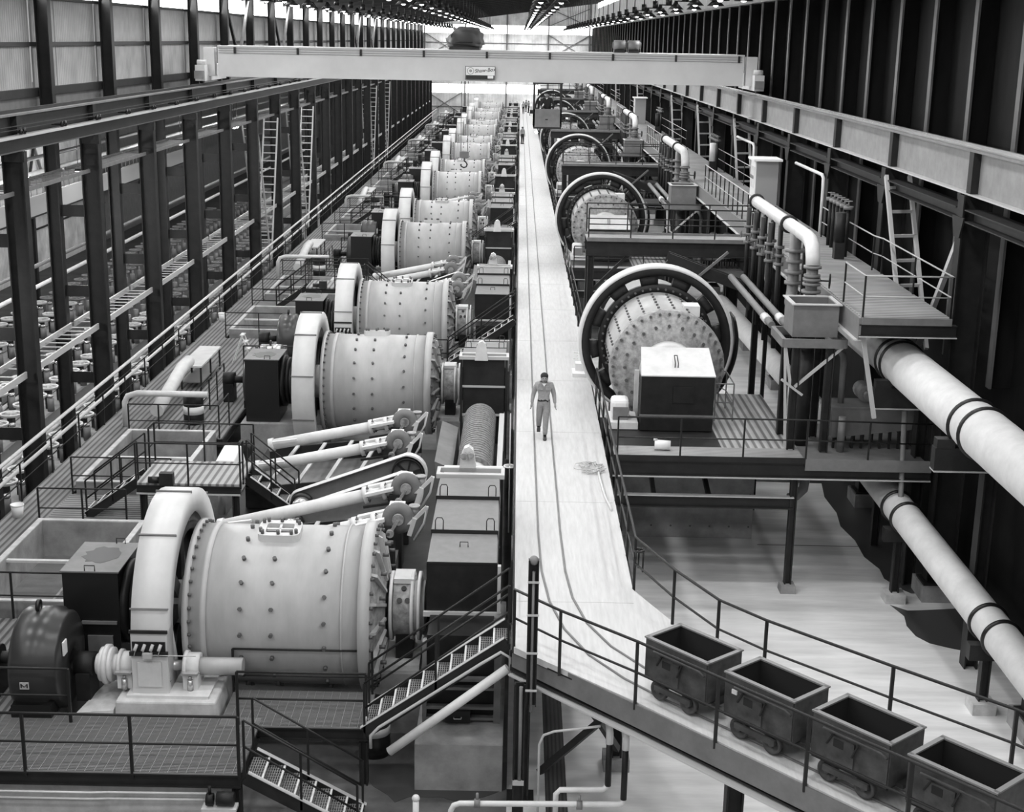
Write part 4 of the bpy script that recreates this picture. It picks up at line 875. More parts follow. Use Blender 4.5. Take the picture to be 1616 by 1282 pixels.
# white-cased pump next to the second tank
wp = thing('slurry_pump', '', 'pump', (-8.2, 38.4, 0), 'white-cased slurry pumps')
MB().box(-8.7, -7.6, 37.5, 39.4, 0, 1.35).build('pump_base', 'concl', wp); MB().hexa([(-8.5, 37.6, 1.35), (-7.7, 37.6, 1.35), (-7.7, 39, 1.35), (-8.5, 39, 1.35)], [(-8.35, 37.7, 2.0), (-7.85, 37.7, 2.0), (-7.85, 38.9, 2.1), (-8.35, 38.9, 2.1)]).build('casing', 'white', wp, bev=.05); MB().cyl((-7.9, 39.1, 1.8), (-7.9, 39.7, 1.8), .26, 16).build('pump_motor', 'box', wp)
MB().tube([(-8.1, 37.7, 1.6), (-8.1, 37.2, 1.5), (-8.1, 37.1, .6)], .1, 10).build('suction_pipe', 'cream', wp)
sp2 = thing('motor_generator', '', 'motor', (-8.9, 50.3, 1.2), 'bright steel motors beside the drive decks')
MB().cyl((-9.3, 50.2, 2.0), (-8.55, 50.2, 2.0), .62, 32).build('stator', 'galv', sp2); MB().cyl((-8.55, 50.2, 2.0), (-8.4, 50.2, 2.0), .5, 28).build('end_bell', 'box', sp2); MB().box(-9.25, -8.5, 49.6, 50.8, 1.2, 1.5).build('motor_feet', 'black', sp2); MB().lathe((-8.95, 50.2, 2.68), (1, 0, 0), [(-.03, .1), (.03, .1), (.03, .05), (-.03, .05)], 12).build('lifting_eye', 'black', sp2)
o_ = thing('oil_barrel', '', 'barrel', (-10.5, 44.4, 1.2), 'banded barrels on the drive decks')
MB().lathe((-10.5, 44.4, 1.2), (0, 0, 1), [(0, .01), (0, .32), (.3, .33), (.32, .32), (.62, .32), (.64, .33), (.98, .32), (.98, .01)], 24, closed=False).build('drum_body', 'box', o_); MB().lathe((-10.5, 44.4, 1.2), (0, 0, 1), [(.34, .33), (.6, .33), (.6, .3), (.34, .3)], 24).build('painted_band', 'white', o_)
wb = thing('work_bench', '', 'bench', (-11.6, 50.5, 1.2), 'work benches on the drive decks')
MB().box(-12.0, -11.2, 48.8, 52.2, 2.02, 2.08).build('bench_top', 'cream', wb); MB().box(-11.95, -11.25, 49, 52, 1.4, 1.44).build('shelf', 'lid', wb)
for x in (-11.95, -11.25):
    for y in (48.9, 50.5, 52.1): MB().box(x - .03, x + .03, y - .03, y + .03, 1.2, 2.02).build('bench_leg', 'steel', wb)
lpipe = thing('slurry_line', '', 'pipe', (-11.7, 46.5, 1.2), 'pale pipes over the drive decks')
MB().tube([(-12.6, 43.9, 1.2), (-12.6, 43.9, 2.0), (-12.5, 43.9, 2.2), (-12.2, 43.9, 2.3), (-9.9, 43.9, 2.3)], .1, 10).build('cross_pipe', 'cream', lpipe); MB().tube([(-11.6, 44.0, 1.7), (-11.6, 47.6, 2.3), (-11.6, 48.6, 2.3)], .22, 14).build('inclined_pipe', 'cream', lpipe)
REP = [(tks[0], 'open concrete sump tank with slurry, before the raised platform'), (tks[1], 'open concrete sump tank with slurry, behind the raised platform'), (dk, 'ribbed cross deck between two sump tanks'), (dk2, 'ribbed deck beside the mill drive motors'), (mz, 'dark machine deck under classifiers and trommel'), (pf, 'raised ribbed operator platform on legs between the tanks'), (pr_, 'dark railing on the front of the raised operator platform'), (pr2, 'dark railing on the back of the raised operator platform'),
       (stA, 'short stairs from the raised platform down toward the tanks'), (stB, 'short stairs from the raised platform down to the classifiers'), (rA, 'dark railing on the front of the cross deck'), (rB, 'dark railing behind the cross deck'), (rC, 'dark railing at the front corner of the drive deck'), (rD, 'dark railing before the front sump tank'), (rE, 'dark railing along the drive deck and barrels'), (wp, 'white-cased slurry pump between tank and classifier'), (sp2, 'bright round steel motor beside the black bearing boxes'), (o_, 'dark barrel with a white band on the drive deck'), (wb, 'pale work bench on the drive deck by the columns'), (lpipe, 'pale slurry pipes crossing the drive deck')]
for root, txt in REP:
    root['label'] = txt + ', nearest'
    for k in range(1, NSEC): copy_tree(root, (0, PER * k, 0), f'{txt}, {nth(k)}')
for i, (x, y) in enumerate(((-13.0, 34.9), (-13.1, 61.5))):
    t = thing('white_bucket', f'white bucket standing on the aisle deck, {["nearest", "farther off"][i]}', 'bucket', (x, y, 1.2))
    MB().lathe((x, y, 1.2), (0, 0, 1), [(.0, .01), (0, .13), (.34, .17), (.34, .155), (.02, .12), (.02, .01)], 18, closed=False).build('pail', 'white', t); MB().lathe((x, y, 1.2), (0, 0, 1), [(.31, .178), (.345, .178), (.345, .165), (.31, .165)], 18).build('rim', 'white', t)
t = thing('step_ladder', 'small pale step ladder leaning on the drive deck', 'ladder', (-10.3, 53.5, 1.2))
for dy in (0, .45): MB().bar((-10.6, 53.2 + dy, 2.3), (-10.2, 53.2 + dy, 1.2), .06, .03).build('side_rail', 'cream', t); MB().bar((-10.6, 53.2 + dy, 2.3), (-11.0, 53.2 + dy, 1.2), .04, .03).build('back_leg', 'cream', t)
for i in range(4): f = i / 4; MB().box(-10.6 + .4 * f - .08, -10.6 + .4 * f + .08, 53.2, 53.65, 2.28 - 1.1 * f, 2.31 - 1.1 * f).build('step', 'cream', t)

# ================================================================ FLOTATION BAY
fm = thing('flotation_machine', '', 'flotation machine', (0, 0, -1.2), 'flotation machines with horizontal wheels')
MB().box(-.1, .1, -.16, .16, -1.2, -.42).build('stand', 'steel', fm)
MB().lathe((0, 0, 0), (0, 0, 1), [(-.36, .40), (-.28, .42), (-.26, .42), (-.26, .36), (-.36, .34)], 20).build('wheel_rim', 'cream', fm)
k_ = MB()
for i in range(5): a = 2 * PI * i / 5; k_.bar((0, 0, -.31), (.38 * math.cos(a), .38 * math.sin(a), -.31), .06, .05)
k_.cyl((0, 0, -.42), (0, 0, -.22), .08, 10).build('wheel_spokes', 'flange', fm)
MB().cyl((.55, .05, -.95), (.55, .05, -.4), .14, 12).build('motor', 'web', fm); MB().lathe((.55, .05, 0), (0, 0, 1), [(-.37, .12), (-.28, .12), (-.28, .02), (-.37, .02)], 12).build('motor_pulley', 'galv', fm)
fs1 = MB(); fs1.box(-.1, .1, -.16, .16, -1.2, -.42).lathe((0, 0, 0), (0, 0, 1), [(-.36, .40), (-.26, .42), (-.26, .35), (-.36, .34)], 12).bar((-.38, 0, -.31), (.38, 0, -.31), .07, .05).bar((0, -.38, -.31), (0, .38, -.31), .07, .05).cyl((.55, .05, -.95), (.55, .05, -.4), .14, 8)
fsm = tag(fs1.build('flotation_machine', 'lid', org=(0, 0, -1.2)), '', 'flotation machine', 'flotation machines with horizontal wheels')
rows = [(-15.32, -.75), (-17.0, -.75), (-19.2, -.3), (-20.8, -.3), (-23.2, .2), (-24.8, .2)]
first = [None, None]; n = 0
for ri, (x, dz) in enumerate(rows):
    ya = (33, 36, 40, 43, 47, 50)[ri]
    for i in range(50):
        y = ya + 1.45 * i
        if n >= 295: break
        lb = f'flotation machine with spoked wheel, {ORD[ri].replace("nearest", "first")} row from the aisle, {nth(i)}'
        j = 0 if y < 72 else 1; src = fm if j == 0 else fsm
        if first[j] is None: src.location = (x, y, -1.2 + dz); src['label'] = lb; first[j] = src
        else: src = copy_tree(src, (x - src.location.x, y - src.location.y, -1.2 + dz - src.location.z), lb)
        src.rotation_euler.z = PI / 2 if ri == 0 else 0
        n += 1
for i, (x, dz) in enumerate(((-17.6, -.75), (-20.0, -.3), (-24.0, .2))):
    t = thing('flotation_bank', f'long tank bank carrying flotation wheels, {["first", "second", "third"][i]} from the aisle', 'tank', (x, 90, -2.6))
    MB().box(x - 1.1, x + 1.15, 30, 235, -2.6, -1.25 + dz).build('tank_body', 'conc', t); MB().box(x + 1.15, x + 1.3, 30, 235, -1.6 + dz, -1.1 + dz).build('launder_lip', 'lid', t); MB().box(x - .15, x + .1, 30, 235, -1.25 + dz, -1.2 + dz).build('walk_plank', 'lid', t)
    MB().tube([(x - .98, 30, -1.16 + dz), (x - .98, 235, -1.16 + dz)], .09, 8).build('feed_pipe', 'cream', t)
o = MB().box(-15.66, -14.96, 30, 120, -2.6, -1.95).build('flotation_bank', 'conc', org=(-15.3, 75, -2.6)); tag(o, 'narrow tank bank squeezed between the two column lines', 'tank')
for i, (x, y, z) in enumerate([(-29.5, 46, 7.5), (-29.5, 58, 7.5), (-29.5, 70, 7.5), (-29.5, 82, 7.5), (-29.5, 93, 7.5), (-17.5, 38, 5.5), (-18.5, 52, 5.8), (-19, 47, 7.6), (-19, 47.7, 7.6), (-22, 55, 6.4), (-19, 61, 7.7), (-19, 61.8, 7.7), (-23, 66, 7.0), (-19, 74, 7.4), (-20, 84, 7.3), (-19, 95, 7.6), (-19, 96, 7.6), (-25, 88, 6.8), (-22, 108, 7.4), (-19, 120, 7.6), (-20, 134, 7.4), (-19, 150, 7.5), (-24, 75, 8.2), (-26, 60, 7.2), (-20, 40, 7.0), (-27, 98, 8)]):  # far-wall row, listed first, is added to brighten the siding
    t = thing('bay_lamp', f'small glowing pendant lamp in the flotation bay, {nth(i)}', 'lamp', (x, y, z), 'pendant lamps in the flotation bay')
    MB().cyl((x, y, z + .2), (x, y, 9.9), .015, 5).build('stem', 'black', t); MB().lathe((x, y, z), (0, 0, 1), [(.22, .05), (.05, .22), (.05, .2), (.2, .03)], 14).build('shade', 'black', t); MB().sphere((x, y, z), .13, 10, 6).build('bulb', 'bulb', t)
    l = bpy.data.lights.new('bay_light', 'POINT'); l.energy = 420; l.shadow_soft_size = .3; lo = bpy.data.objects.new('bay_light', l); COL.objects.link(lo); lo.location = (x, y, z - .3)
t = thing('gallery_beam', 'pale gallery fascia with slim pickets across the flotation bay', 'gallery', (-28, 80, 3))
MB().box(-28.1, -27.9, 66, 118, 3.2, 4.3).build('fascia', 'flange', t); MB().box(-29.6, -27.9, 66, 118, 3.1, 3.2).build('gallery_floor', 'steel', t); MB().box(-28.05, -27.98, 66, 118, 5.3, 5.38).build('top_rail', 'lid', t)
for i in range(53): MB().box(-28.03, -28.0, 66 + i - .015, 66 + i + .015, 4.3, 5.3).build('picket', 'lid', t) if i == 0 else inst(t.children[-1] if False else [c_ for c_ in t.children if c_.name.startswith('picket')][0], t, (0, i, 0))
for y in (68, 82, 96, 110): hcol(MB(), -28.4, y, -2.6, 3.1, .3, .3).build('gallery_post', 'steel', t)
for i, z in enumerate((1.4, 2.2, 6.3, 6.9)):
    o = MB().tube([(-21.8 - .3 * i, 40, z + .9), (-21.8 - .3 * i, 150, z + .9)], .1, 8).build('bay_pipe', 'lid' if i % 2 else 'cream', org=(-23, 95, z)); tag(o, f'long pipe crossing behind the columns in the flotation bay, {["lowest", "second lowest", "third lowest", "highest"][i]}', 'pipe')

#P3
# ================================================================ RIGHT ROW: RING MILLS
RX, RZ = 4.2, 4.92
def make_ring_mill():
    t = thing('ring_mill', '', 'mill', (RX, 40, 0), 'mills with big ring gears')
    YF, YB = 37.7, 43.6; r = 1.5
    dr = MB().lathe((RX, 0, RZ), (0, 1, 0), [(YF + .12, r), (YB, r), (YB, 1.1), (YF + .12, 1.1)], 56).build('drum', 'mill', t)
    MB().lathe((RX, 0, RZ), (0, 1, 0), [(YF, 1.58), (YF + .16, 1.6), (YF + .16, .9), (YF, .9)], 56).build('end_flange', 'head', t)
    MB().lathe((RX, 0, RZ), (0, 1, 0), [(YF - .22, .72), (YF + .0, 1.5), (YF + .06, 1.5), (YF + .06, .5), (YF - .22, .5)], 48).build('end_head', 'head', t)
    MB().lathe((RX, 0, RZ), (0, 1, 0), [(YF - .55, .72), (YF - .45, .78), (YF - .2, .78), (YF - .2, .5), (YF - .55, .5)], 40).build('trunnion_ring', 'cream', t)
    b = MB(); bolts_ring(b, (RX, YF, RZ), (0, -1, 0), 1.5, 36, .04, .07); bolts_ring(b, (RX, YF - .08, RZ), (0, -1, 0), 1.18, 20, .045, .08)
    for i in range(22):
        a = 2 * PI * i / 22; e = V(math.cos(a), 0, math.sin(a))
        for j in range(7): p = V(RX, YF + .45 + .42 * j, RZ) + e * (r - .01); b.cyl(p, p + e * .06, .038, 6)
    b.build('liner_bolts', 'bolt', dr, kind='stuff')
    MB().lathe((RX, 0, RZ), (0, 1, 0), [(40.93, 2.22), (40.93, 2.27), (40.96, 2.31), (41.5, 2.31), (41.55, 2.24), (41.55, 2.2)], 72).build('gear_rim', 'guard', t)
    MB().lathe((RX, 0, RZ), (0, 1, 0), [(41.1, 1.98), (40.98, 2.1), (40.96, 2.225), (41.4, 2.225), (41.36, 1.98)], 64).build('outer_web', 'steel', t)
    MB().lathe((RX, 0, RZ), (0, 1, 0), [(41.08, 1.5), (41.08, 1.72), (41.36, 1.72), (41.36, 1.5)], 64).build('inner_web', 'box', t)
    sp_ = None
    for i in range(12):
        a0 = 2 * PI * i / 12; MB().lathe((RX, 0, RZ), (0, 1, 0), [(41.12, 1.71), (41.12, 1.97), (41.34, 1.97), (41.34, 1.71)], 4, a0=a0, a1=a0 + PI / 6 * .55).build('web_spoke', 'steel', t)
    q = MB(); bolts_ring(q, (RX, 41.08, RZ), (0, -1, 0), 1.6, 44, .035, .06); q.build('gear_bolts', 'bolt', t, kind='stuff')
    MB().lathe((RX, 0, RZ), (0, 1, 0), [(40.9, 2.45), (41.75, 2.45), (41.75, 2.4), (40.9, 2.4)], 24, a0=-1.25, a1=.35).build('gear_trough', 'black', t)
    mh = MB().box(RX + .55, RX + 1.0, 39.0, 39.6, RZ + 1.18, RZ + 1.48).build('manhole', 'cream', t)
    MB().box(RX - 1.1, RX + 2.6, 37.6, 44.5, 0, 2.35).build('foundation', 'conc', t); MB().box(RX - .7, RX + .7, 43.7, 44.4, 2.35, 5.2).build('rear_bearing', 'box', t); MB().cyl((RX, 43.5, RZ), (RX, 44.6, RZ), .6, 24).build('rear_trunnion', 'head', t)
    MB().box(RX - 2.5, RX + 2.5, 40.6, 42.0, 0, 2.3).build('gear_pit', 'steel', t)
    q = MB()
    for i in range(7):
        for z in (.35, 1.3): q.cyl((RX - .8 + .55 * i, 37.59, z), (RX - .8 + .55 * i, 37.62, z), .03, 6)
    q.build('tie_holes', 'bolt', t, kind='stuff')
    # feed end housing
    fb = MB().hexa([(3.36, 36.0, 3.58), (5.29, 36.0, 3.58), (5.25, 37.1, 3.58), (3.4, 37.1, 3.58)], [(3.36, 36.0, 5.06), (5.29, 36.0, 5.06), (5.22, 37.1, 5.58), (3.43, 37.1, 5.58)]).build('feed_housing', 'box', t)
    MB().hexa([(3.34, 35.98, 5.06), (5.31, 35.98, 5.06), (5.24, 37.12, 5.58), (3.41, 37.12, 5.58)], [(3.34, 35.98, 5.09), (5.31, 35.98, 5.09), (5.24, 37.12, 5.61), (3.41, 37.12, 5.61)]).build('housing_lid', 'cream', fb)
    MB().tube([(4.26, 36.3, 5.24), (4.26, 36.3, 5.36), (4.26, 36.62, 5.5), (4.34, 36.62, 5.5), (4.34, 36.3, 5.36), (4.34, 36.3, 5.24)], .015, 5).build('lid_handle', 'black', fb)
    MB().box(3.33, 5.32, 35.97, 36.0, 3.98, 4.02).build('housing_seam', 'web', fb); MB().box(4.2, 4.75, 35.97, 36.0, 4.35, 4.8).build('inspection_cover', 'box', fb)
    # small oil pump with white cover
    oc = MB().box(2.62, 3.1, 36.4, 37.0, 3.75, 4.3).build('pump_cover', 'white', t, bev=.1); MB().box(2.66, 3.06, 36.38, 36.4, 3.75, 4.1).build('cover_grille', 'lid', oc); MB().box(2.55, 3.32, 36.1, 37.3, 3.57, 3.75).build('pump_plinth', 'cream', t)
    MB().bar((3.35, 37.4, 3.6), (3.35, 37.4, 4.9), .12, .12).build('lance_post', 'cream', t)
    return t
rm = make_ring_mill()
# platform in front of each ring mill
rp = thing('mill_platform', '', 'platform', (6.5, 35, 0), 'platforms before the ring mills')
MB().box(2.55, 7.3, 33.6, 34.6, 3.5, 3.55).build('front_plate', 'gratep', rp); MB().box(5.35, 7.3, 34.6, 40.3, 3.5, 3.55).build('side_plate', 'deckXp', rp); MB().box(2.55, 5.35, 34.6, 37.6, 3.5, 3.55).build('middle_plate', 'steel', rp); MB().box(7.3, 10.4, 33.6, 37.4, 3.42, 3.47).build('lower_plate', 'lid', rp)
MB().ibeam((2.5, 33.62, 3.28), (10.45, 33.62, 3.28), .16, .4).build('front_beam', 'steel', rp); MB().box(2.5, 7.3, 33.52, 33.56, 3.48, 3.62).build('toe_plate', 'steel', rp); MB().box(7.3, 10.45, 33.52, 33.56, 3.3, 3.6).build('toe_plate', 'lid', rp); MB().box(2.5, 10.45, 33.50, 33.54, 3.06, 3.09).build('beam_flange', 'flange', rp)
MB().ibeam((2.45, 33.7, 2.38), (7.1, 33.7, 2.38), .16, .3).build('lower_beam', 'steel', rp); MB().box(2.45, 7.1, 33.6, 33.8, 2.53, 2.55).build('beam_flange', 'flange', rp)
for x in (3.6, 5.0): MB().bar((x, 33.8, 2.4), (x + .1, 36.5, 2.6), .1, .16).build('joist', 'steel', rp)
hcol(MB(), 7.1, 33.75, .2, 3.1, .18, .18).build('platform_post', 'steel', rp); MB().hexa([(6.9, 33.5, 0), (7.3, 33.5, 0), (7.3, 33.95, 0), (6.9, 33.95, 0)], [(6.92, 33.52, .2), (7.28, 33.52, .2), (7.28, 33.93, .2), (6.92, 33.93, .2)]).build('post_footing', 'conc', rp)
hcol(MB(), 10.2, 37.3, 0, 3.4, .2, .2).build('platform_post', 'steel', rp); hcol(MB(), 7.2, 40.2, 0, 3.4, .2, .2).build('platform_post', 'steel', rp); hcol(MB(), 2.5, 33.75, 0, 3.1, .2, .2).build('platform_post', 'steel', rp)
rr1 = railing('platform_railing', '', [(2.6, 33.55, 3.55), (7.3, 33.55, 3.55), (10.4, 33.55, 3.5)], h=1.05, sp=1.55, r=.022, group='railings of the mill platforms')
rr2 = railing('platform_railing', '', [(5.5, 37.2, 3.55), (6.0, 37.2, 3.55), (6.0, 38.6, 3.55), (5.85, 39.0, 3.55)], h=1.05, sp=1.2, r=.018, m='lid', group='railings of the mill platforms')
o_ = MB().tube([(2.5, 35.5, 2.75), (7.0, 35.7, 2.95), (7.6, 35.7, 2.9), (7.9, 35.7, 2.6)], .11, 12).build('water_main', 'steel', org=(5, 35.6, 2.8)); wm = tag(o_, '', 'pipe', 'dark mains under the mill platforms')
eb = thing('pipe_elbow', '', 'pipe', (7.6, 34.9, 2.4), 'elbows under the mill platforms'); MB().tube([(7.55, 34.6, 3.3), (7.55, 34.6, 2.7), (7.5, 34.5, 2.5), (7.3, 34.4, 2.35), (7.12, 34.35, 2.3)], .13, 12).build('elbow', 'web', eb); MB().lathe((7.55, 34.6, 2.85), (0, 0, 1), [(-.06, .2), (.06, .2), (.06, .1), (-.06, .1)], 16).build('flange', 'box', eb)
# box tank on its stand
bt = thing('head_tank', '', 'tank', (7.6, 35.3, 3.5), 'small head tanks on stands')
xa, xb, ya, yb = 6.98, 8.12, 34.7, 35.9
for a_ in ((xa, xa + .04, ya, yb), (xb - .04, xb, ya, yb), (xa + .04, xb - .04, ya, ya + .04), (xa + .04, xb - .04, yb - .04, yb)): MB().box(*a_, 6.5, 7.28).build('tank_wall', 'web', bt)
MB().box(xa, xb, ya, yb, 6.46, 6.5).build('tank_bottom', 'web', bt); 
for a_ in ((xa - .06, xb + .06, ya - .08, ya + .06), (xa - .06, xa + .05, ya, yb + .06), (xb - .05, xb + .06, ya, yb + .06), (xa, xb, yb - .05, yb + .06)): MB().box(*a_, 7.28, 7.31).build('rim_flange', 'flange', bt)
for p, q in (((6.75, 34.5), (8.3, 34.5)), ((6.75, 36.1), (8.3, 36.1)), ((6.75, 34.5), (6.75, 36.1)), ((8.3, 34.5), (8.3, 36.1))): MB().bar((*p, 6.34), (*q, 6.34), .1, .22).build('stand_ring', 'web', bt)
for x in (7.1, 7.95):
    for y in (34.6, 36.0): hcol(MB(), x, y, 3.5, 6.25, .2, .2).build('stand_leg', 'steel', bt)
MB().bar((6.8, 34.55, 6.25), (7.0, 34.55, 5.2), .07, .07).build('knee_brace', 'flange', bt); MB().bar((8.25, 34.55, 6.25), (7.1, 34.55, 5.2), .07, .07).build('knee_brace', 'flange', bt); MB().bar((6.8, 34.55, 6.2), (6.95, 34.5, 3.6), .06, .06).build('stay', 'flange', bt); MB().bar((6.75, 34.5, 5.4), (7.3, 34.5, 5.0), .06, .06).build('stay', 'flange', bt)
MB().cyl((7.5, 35.3, 3.5), (7.5, 35.3, 6.4), .2, 14).build('down_pipe', 'steel', bt)
# header pipe, valve stack and manifold
mf = thing('valve_manifold', '', 'pipework', (7.75, 41, 4.4), 'valve manifolds with pale header pipes')
HX, HZ = 7.78, 8.62
MB().tube([(HX, 46.0, HZ), (HX, 37.6, HZ), (HX, 37.2, HZ - .03), (HX, 36.85, HZ - .16), (HX, 36.68, HZ - .42), (HX, 36.62, HZ - .65)], .19, 16).build('header_pipe', 'cream', mf)
MB().tube([(HX, 36.62, HZ - .65), (HX, 36.62, 7.15)], .15, 14).build('valve_stem_pipe', 'web', mf)
q = MB()
for z, rr in ((7.95, .24), (7.72, .22), (7.5, .24), (7.3, .26), (7.62, .24)): q.lathe((HX, 36.62, z), (0, 0, 1), [(-.035, rr), (.035, rr), (.035, .1), (-.035, .1)], 16)
q.build('valve_flanges', 'lid', mf); MB().lathe((HX + .45, 36.5, 7.6), (1, -.3, 0), [(-.015, .2), (.015, .2), (.015, .165), (-.015, .165)], 16).bar((HX, 36.6, 7.6), (HX + .45, 36.5, 7.6), .04, .04).bar((HX + .45, 36.5, 7.42), (HX + .45, 36.5, 7.78), .025, .025).build('hand_wheel', 'steel', mf)
[MB().lathe((HX, yy, HZ), (0, 1, 0), [(-.06, .26), (.06, .26), (.06, .15), (-.06, .15)], 16).build('header_flange', 'steel', mf) for yy in (40.2, 45.9)]
MB().tube([(HX - .1, 38.6, HZ - .1), (HX - .1, 38.6, 7.0), (HX - .2, 38.3, 6.7), (HX - .1, 37.2, 6.6)], .16, 12).build('branch_pipe', 'web', mf)
q = MB()
for z, rr in ((8.1, .28), (7.8, .24), (7.5, .26), (7.2, .24)): q.lathe((HX - .1, 38.6, z), (0, 0, 1), [(-.04, rr), (.04, rr), (.04, .1), (-.04, .1)], 14)
q.build('branch_flanges', 'lid', mf)
for i in range(8):
    y = 40.6 + .66 * i; x = HX - .15 - .18 * (i % 2); zb = 4.9 + .1 * i
    v = MB().tube([(x, y, HZ - .1), (x, y, zb)], .075, 8).build('drop_pipe', 'steel', mf)
    w = MB()
    for z in (7.9, 7.65, 7.4): w.lathe((x, y, z), (0, 0, 1), [(-.04, .14), (.04, .14), (.04, .05), (-.04, .05)], 10)
    w.lathe((x - .22, y, 7.65), (1, 0, 0), [(-.012, .11), (.012, .11), (.012, .085), (-.012, .085)], 12); w.bar((x, y, 7.65), (x - .22, y, 7.65), .025, .025); w.build('valve', 'web', v)
for i, x in enumerate((HX - .9, HX - .5)):
    MB().tube([(x, 37.0, 6.3), (x, 44.6, 6.35)], .1, 10).build('feed_line', 'lid', mf); MB().tube([(x, 37.6, 6.3), (x, 38.2, 6.3)], .125, 10).build('feed_collar', 'cream', mf)
for y in (39.4, 44.7): hcol(MB(), HX + .35, y, 3.45 if y < 40 else 0, HZ, .12, .12).build('manifold_post', 'steel', mf)
# reagent launder with two motors
ld = thing('launder_tank', '', 'tank', (9.3, 35.6, 3.47), 'launder tanks on the mill platforms')
MB().hexa([(8.25, 35.0, 3.75), (10.3, 35.0, 4.0), (10.3, 35.9, 4.0), (8.25, 35.9, 3.75)], [(8.2, 35.0, 4.55), (10.35, 35.0, 4.55), (10.35, 35.9, 4.55), (8.2, 35.9, 4.55)]).build('tank_body', 'web', ld); MB().box(8.18, 10.37, 34.97, 35.93, 4.55, 4.59).build('tank_rim', 'lid', ld)
for i in range(9):
    for y in (35.05, 35.85): MB().box(8.28 + .24 * i, 8.34 + .24 * i, y - .03, y + .03, 3.47, 4.0).build('tank_leg', 'steel', ld)
for x in (9.2, 9.85): MB().cyl((x, 35.5, 4.8), (x, 36.2, 4.8), .22, 16).cyl((x, 35.3, 4.78), (x, 35.5, 4.8), .12, 12).build('agitator_motor', 'lid', ld)
MB().tube([(8.5, 35.4, 4.55), (8.5, 35.4, 5.6), (8.5, 35.5, 5.8), (8.5, 36.0, 5.9), (8.5, 37.5, 5.9)], .08, 10).build('feed_spout', 'lid', ld); MB().cyl((8.42, 34.7, 3.47), (8.42, 34.7, 4.4), .1, 12).build('drain_stub', 'web', ld)
# inclined launder behind the ring
il = thing('inclined_launder', '', 'launder', (7, 46, 2), 'inclined launders behind the ring mills')
for dy in (0, .5): MB().bar((5.0, 46 + dy, 6.7), (8.3, 45.2 + dy, 5.6), .06, .35).build('launder_side', 'steel', il)
MB().bar((5.0, 46.25, 6.6), (8.3, 45.45, 5.5), .5, .05).build('launder_floor', 'web', il); MB().bar((5.2, 45.6, 5.5), (6.9, 45.6, 7.0), .08, .08).build('stay', 'web', il)
for x in (5.2, 8.1): hcol(MB(), x, 46.6, 0, 6.2 if x < 7 else 5.3, .2, .2).build('launder_post', 'steel', il)
MB().box(2.9, 4.6, 47.0, 47.4, 2.4, 5.2).build('drive_cabinet', 'steel', il); MB().box(3.0, 4.4, 46.9, 47.0, 2.6, 3.4).build('louvre', 'lid', il)
# wide pipes running toward the camera
def big_pipe(name, label, pts, r, bands, first, m='pipe'):
    t = thing(name, label, 'pipe', pts[0], 'large sloping pipes')
    MB().tube(pts, r, 32).build('pipe_run', m, t)
    p, q = Vector(pts[-2]), Vector(pts[-1]); d = (q - p).normalized()
    for f in bands: c_ = p.lerp(q, f); MB().lathe(c_, d, [(-.035, r + .055), (.035, r + .055), (.035, r - .05), (-.035, r - .05)], 32).build('band', 'black', t)
    return t
bp1 = big_pipe('large_pipe', 'thick pale lagged pipe with black bands sloping down from under the catwalk', [(9.66, 39.5, 5.88), (9.710, 35.0, 5.900), (9.947, 19.6, 5.710)], .54, (.012, .04, .40, .445), True)
for y, x, z in ((33.9, 9.73, 5.89), (28.9, 9.81, 5.82)):
    MB().box(x - .8, x + .7, y - .14, y + .14, z - 1.0, z - .5).build('saddle', 'steel', bp1); MB().box(x - .8, x + .7, y - .18, y + .16, z - 1.03, z - 1.0).build('saddle_flange', 'flange', bp1); MB().box(x - .78, x - .4, y - .16, y + .1, z - .5, z - .3).build('saddle_block', 'steel', bp1); hcol(MB(), x + .62, y + .5, 0, z - .5, .3, .36).build('saddle_post', 'steel', bp1); MB().box(x + .2, x + .7, y + .14, y + .5, z - 1.0, z - .8).build('saddle_tie', 'steel', bp1)
bp2 = big_pipe('large_pipe', 'thinner pale pipe with black bands lying low under the thick pipe', [(9.2, 62, 2.3), (9.623, 36.5, 2.511), (10.509, 19.6, 1.320)], .38, (.16, .205, .53, .575), False)
for y, x, z in ((33.2, 9.80, 1.86), (27.2, 10.11, 1.44)):
    MB().box(x - .5, x + .5, y - .12, y + .12, z - .25, z + .1).build('saddle', 'steel', bp2); hcol(MB(), x - .1, y, .25, z - .25, .2, .2).build('saddle_post', 'steel', bp2); MB().box(x - .35, x + .15, y - .25, y + .25, 0, .25).build('saddle_footing', 'concl', bp2)
o = MB().tube([(9.75, 33.9, 5.0), (9.75, 33.4, 1.9), (9.9, 32.8, 1.75), (10.4, 21, 1.75)], .07, 8).build('service_pipe', 'lid', org=(10, 30, 2)); tag(o, 'slim grey pipe dropping beside the columns then running low', 'pipe')
o = MB().tube([(9.6, 33.3, 1.95), (10.25, 21, 1.85)], .035, 8).build('service_pipe', 'lid', org=(10, 30, 2)); tag(o, 'very thin grey pipe beside the slim low pipe', 'pipe')
REP2 = [(rm, 'mill with a huge pale ring gear facing the camera beyond the walkway'), (rp, 'steel platform with grating before a ring mill'), (rr1, 'thin railing on the front edge of the ring mill platform'), (rr2, 'short grey railing at the side of a ring mill'), (wm, 'dark water main under a ring mill platform'), (eb, 'flanged pipe elbow under a ring mill platform'), (bt, 'small open grey head tank on a braced stand'), (mf, 'pale header pipe with valves and dark drop pipes'), (ld, 'grey launder tank with two motors on the platform'), (il, 'dark inclined launder behind a ring mill')]
for root, txt in REP2:
    root['label'] = txt + ', nearest'
    for k in range(1, 6): copy_tree(root, (0, PER * k, 0), f'{txt}, {nth(k)}')
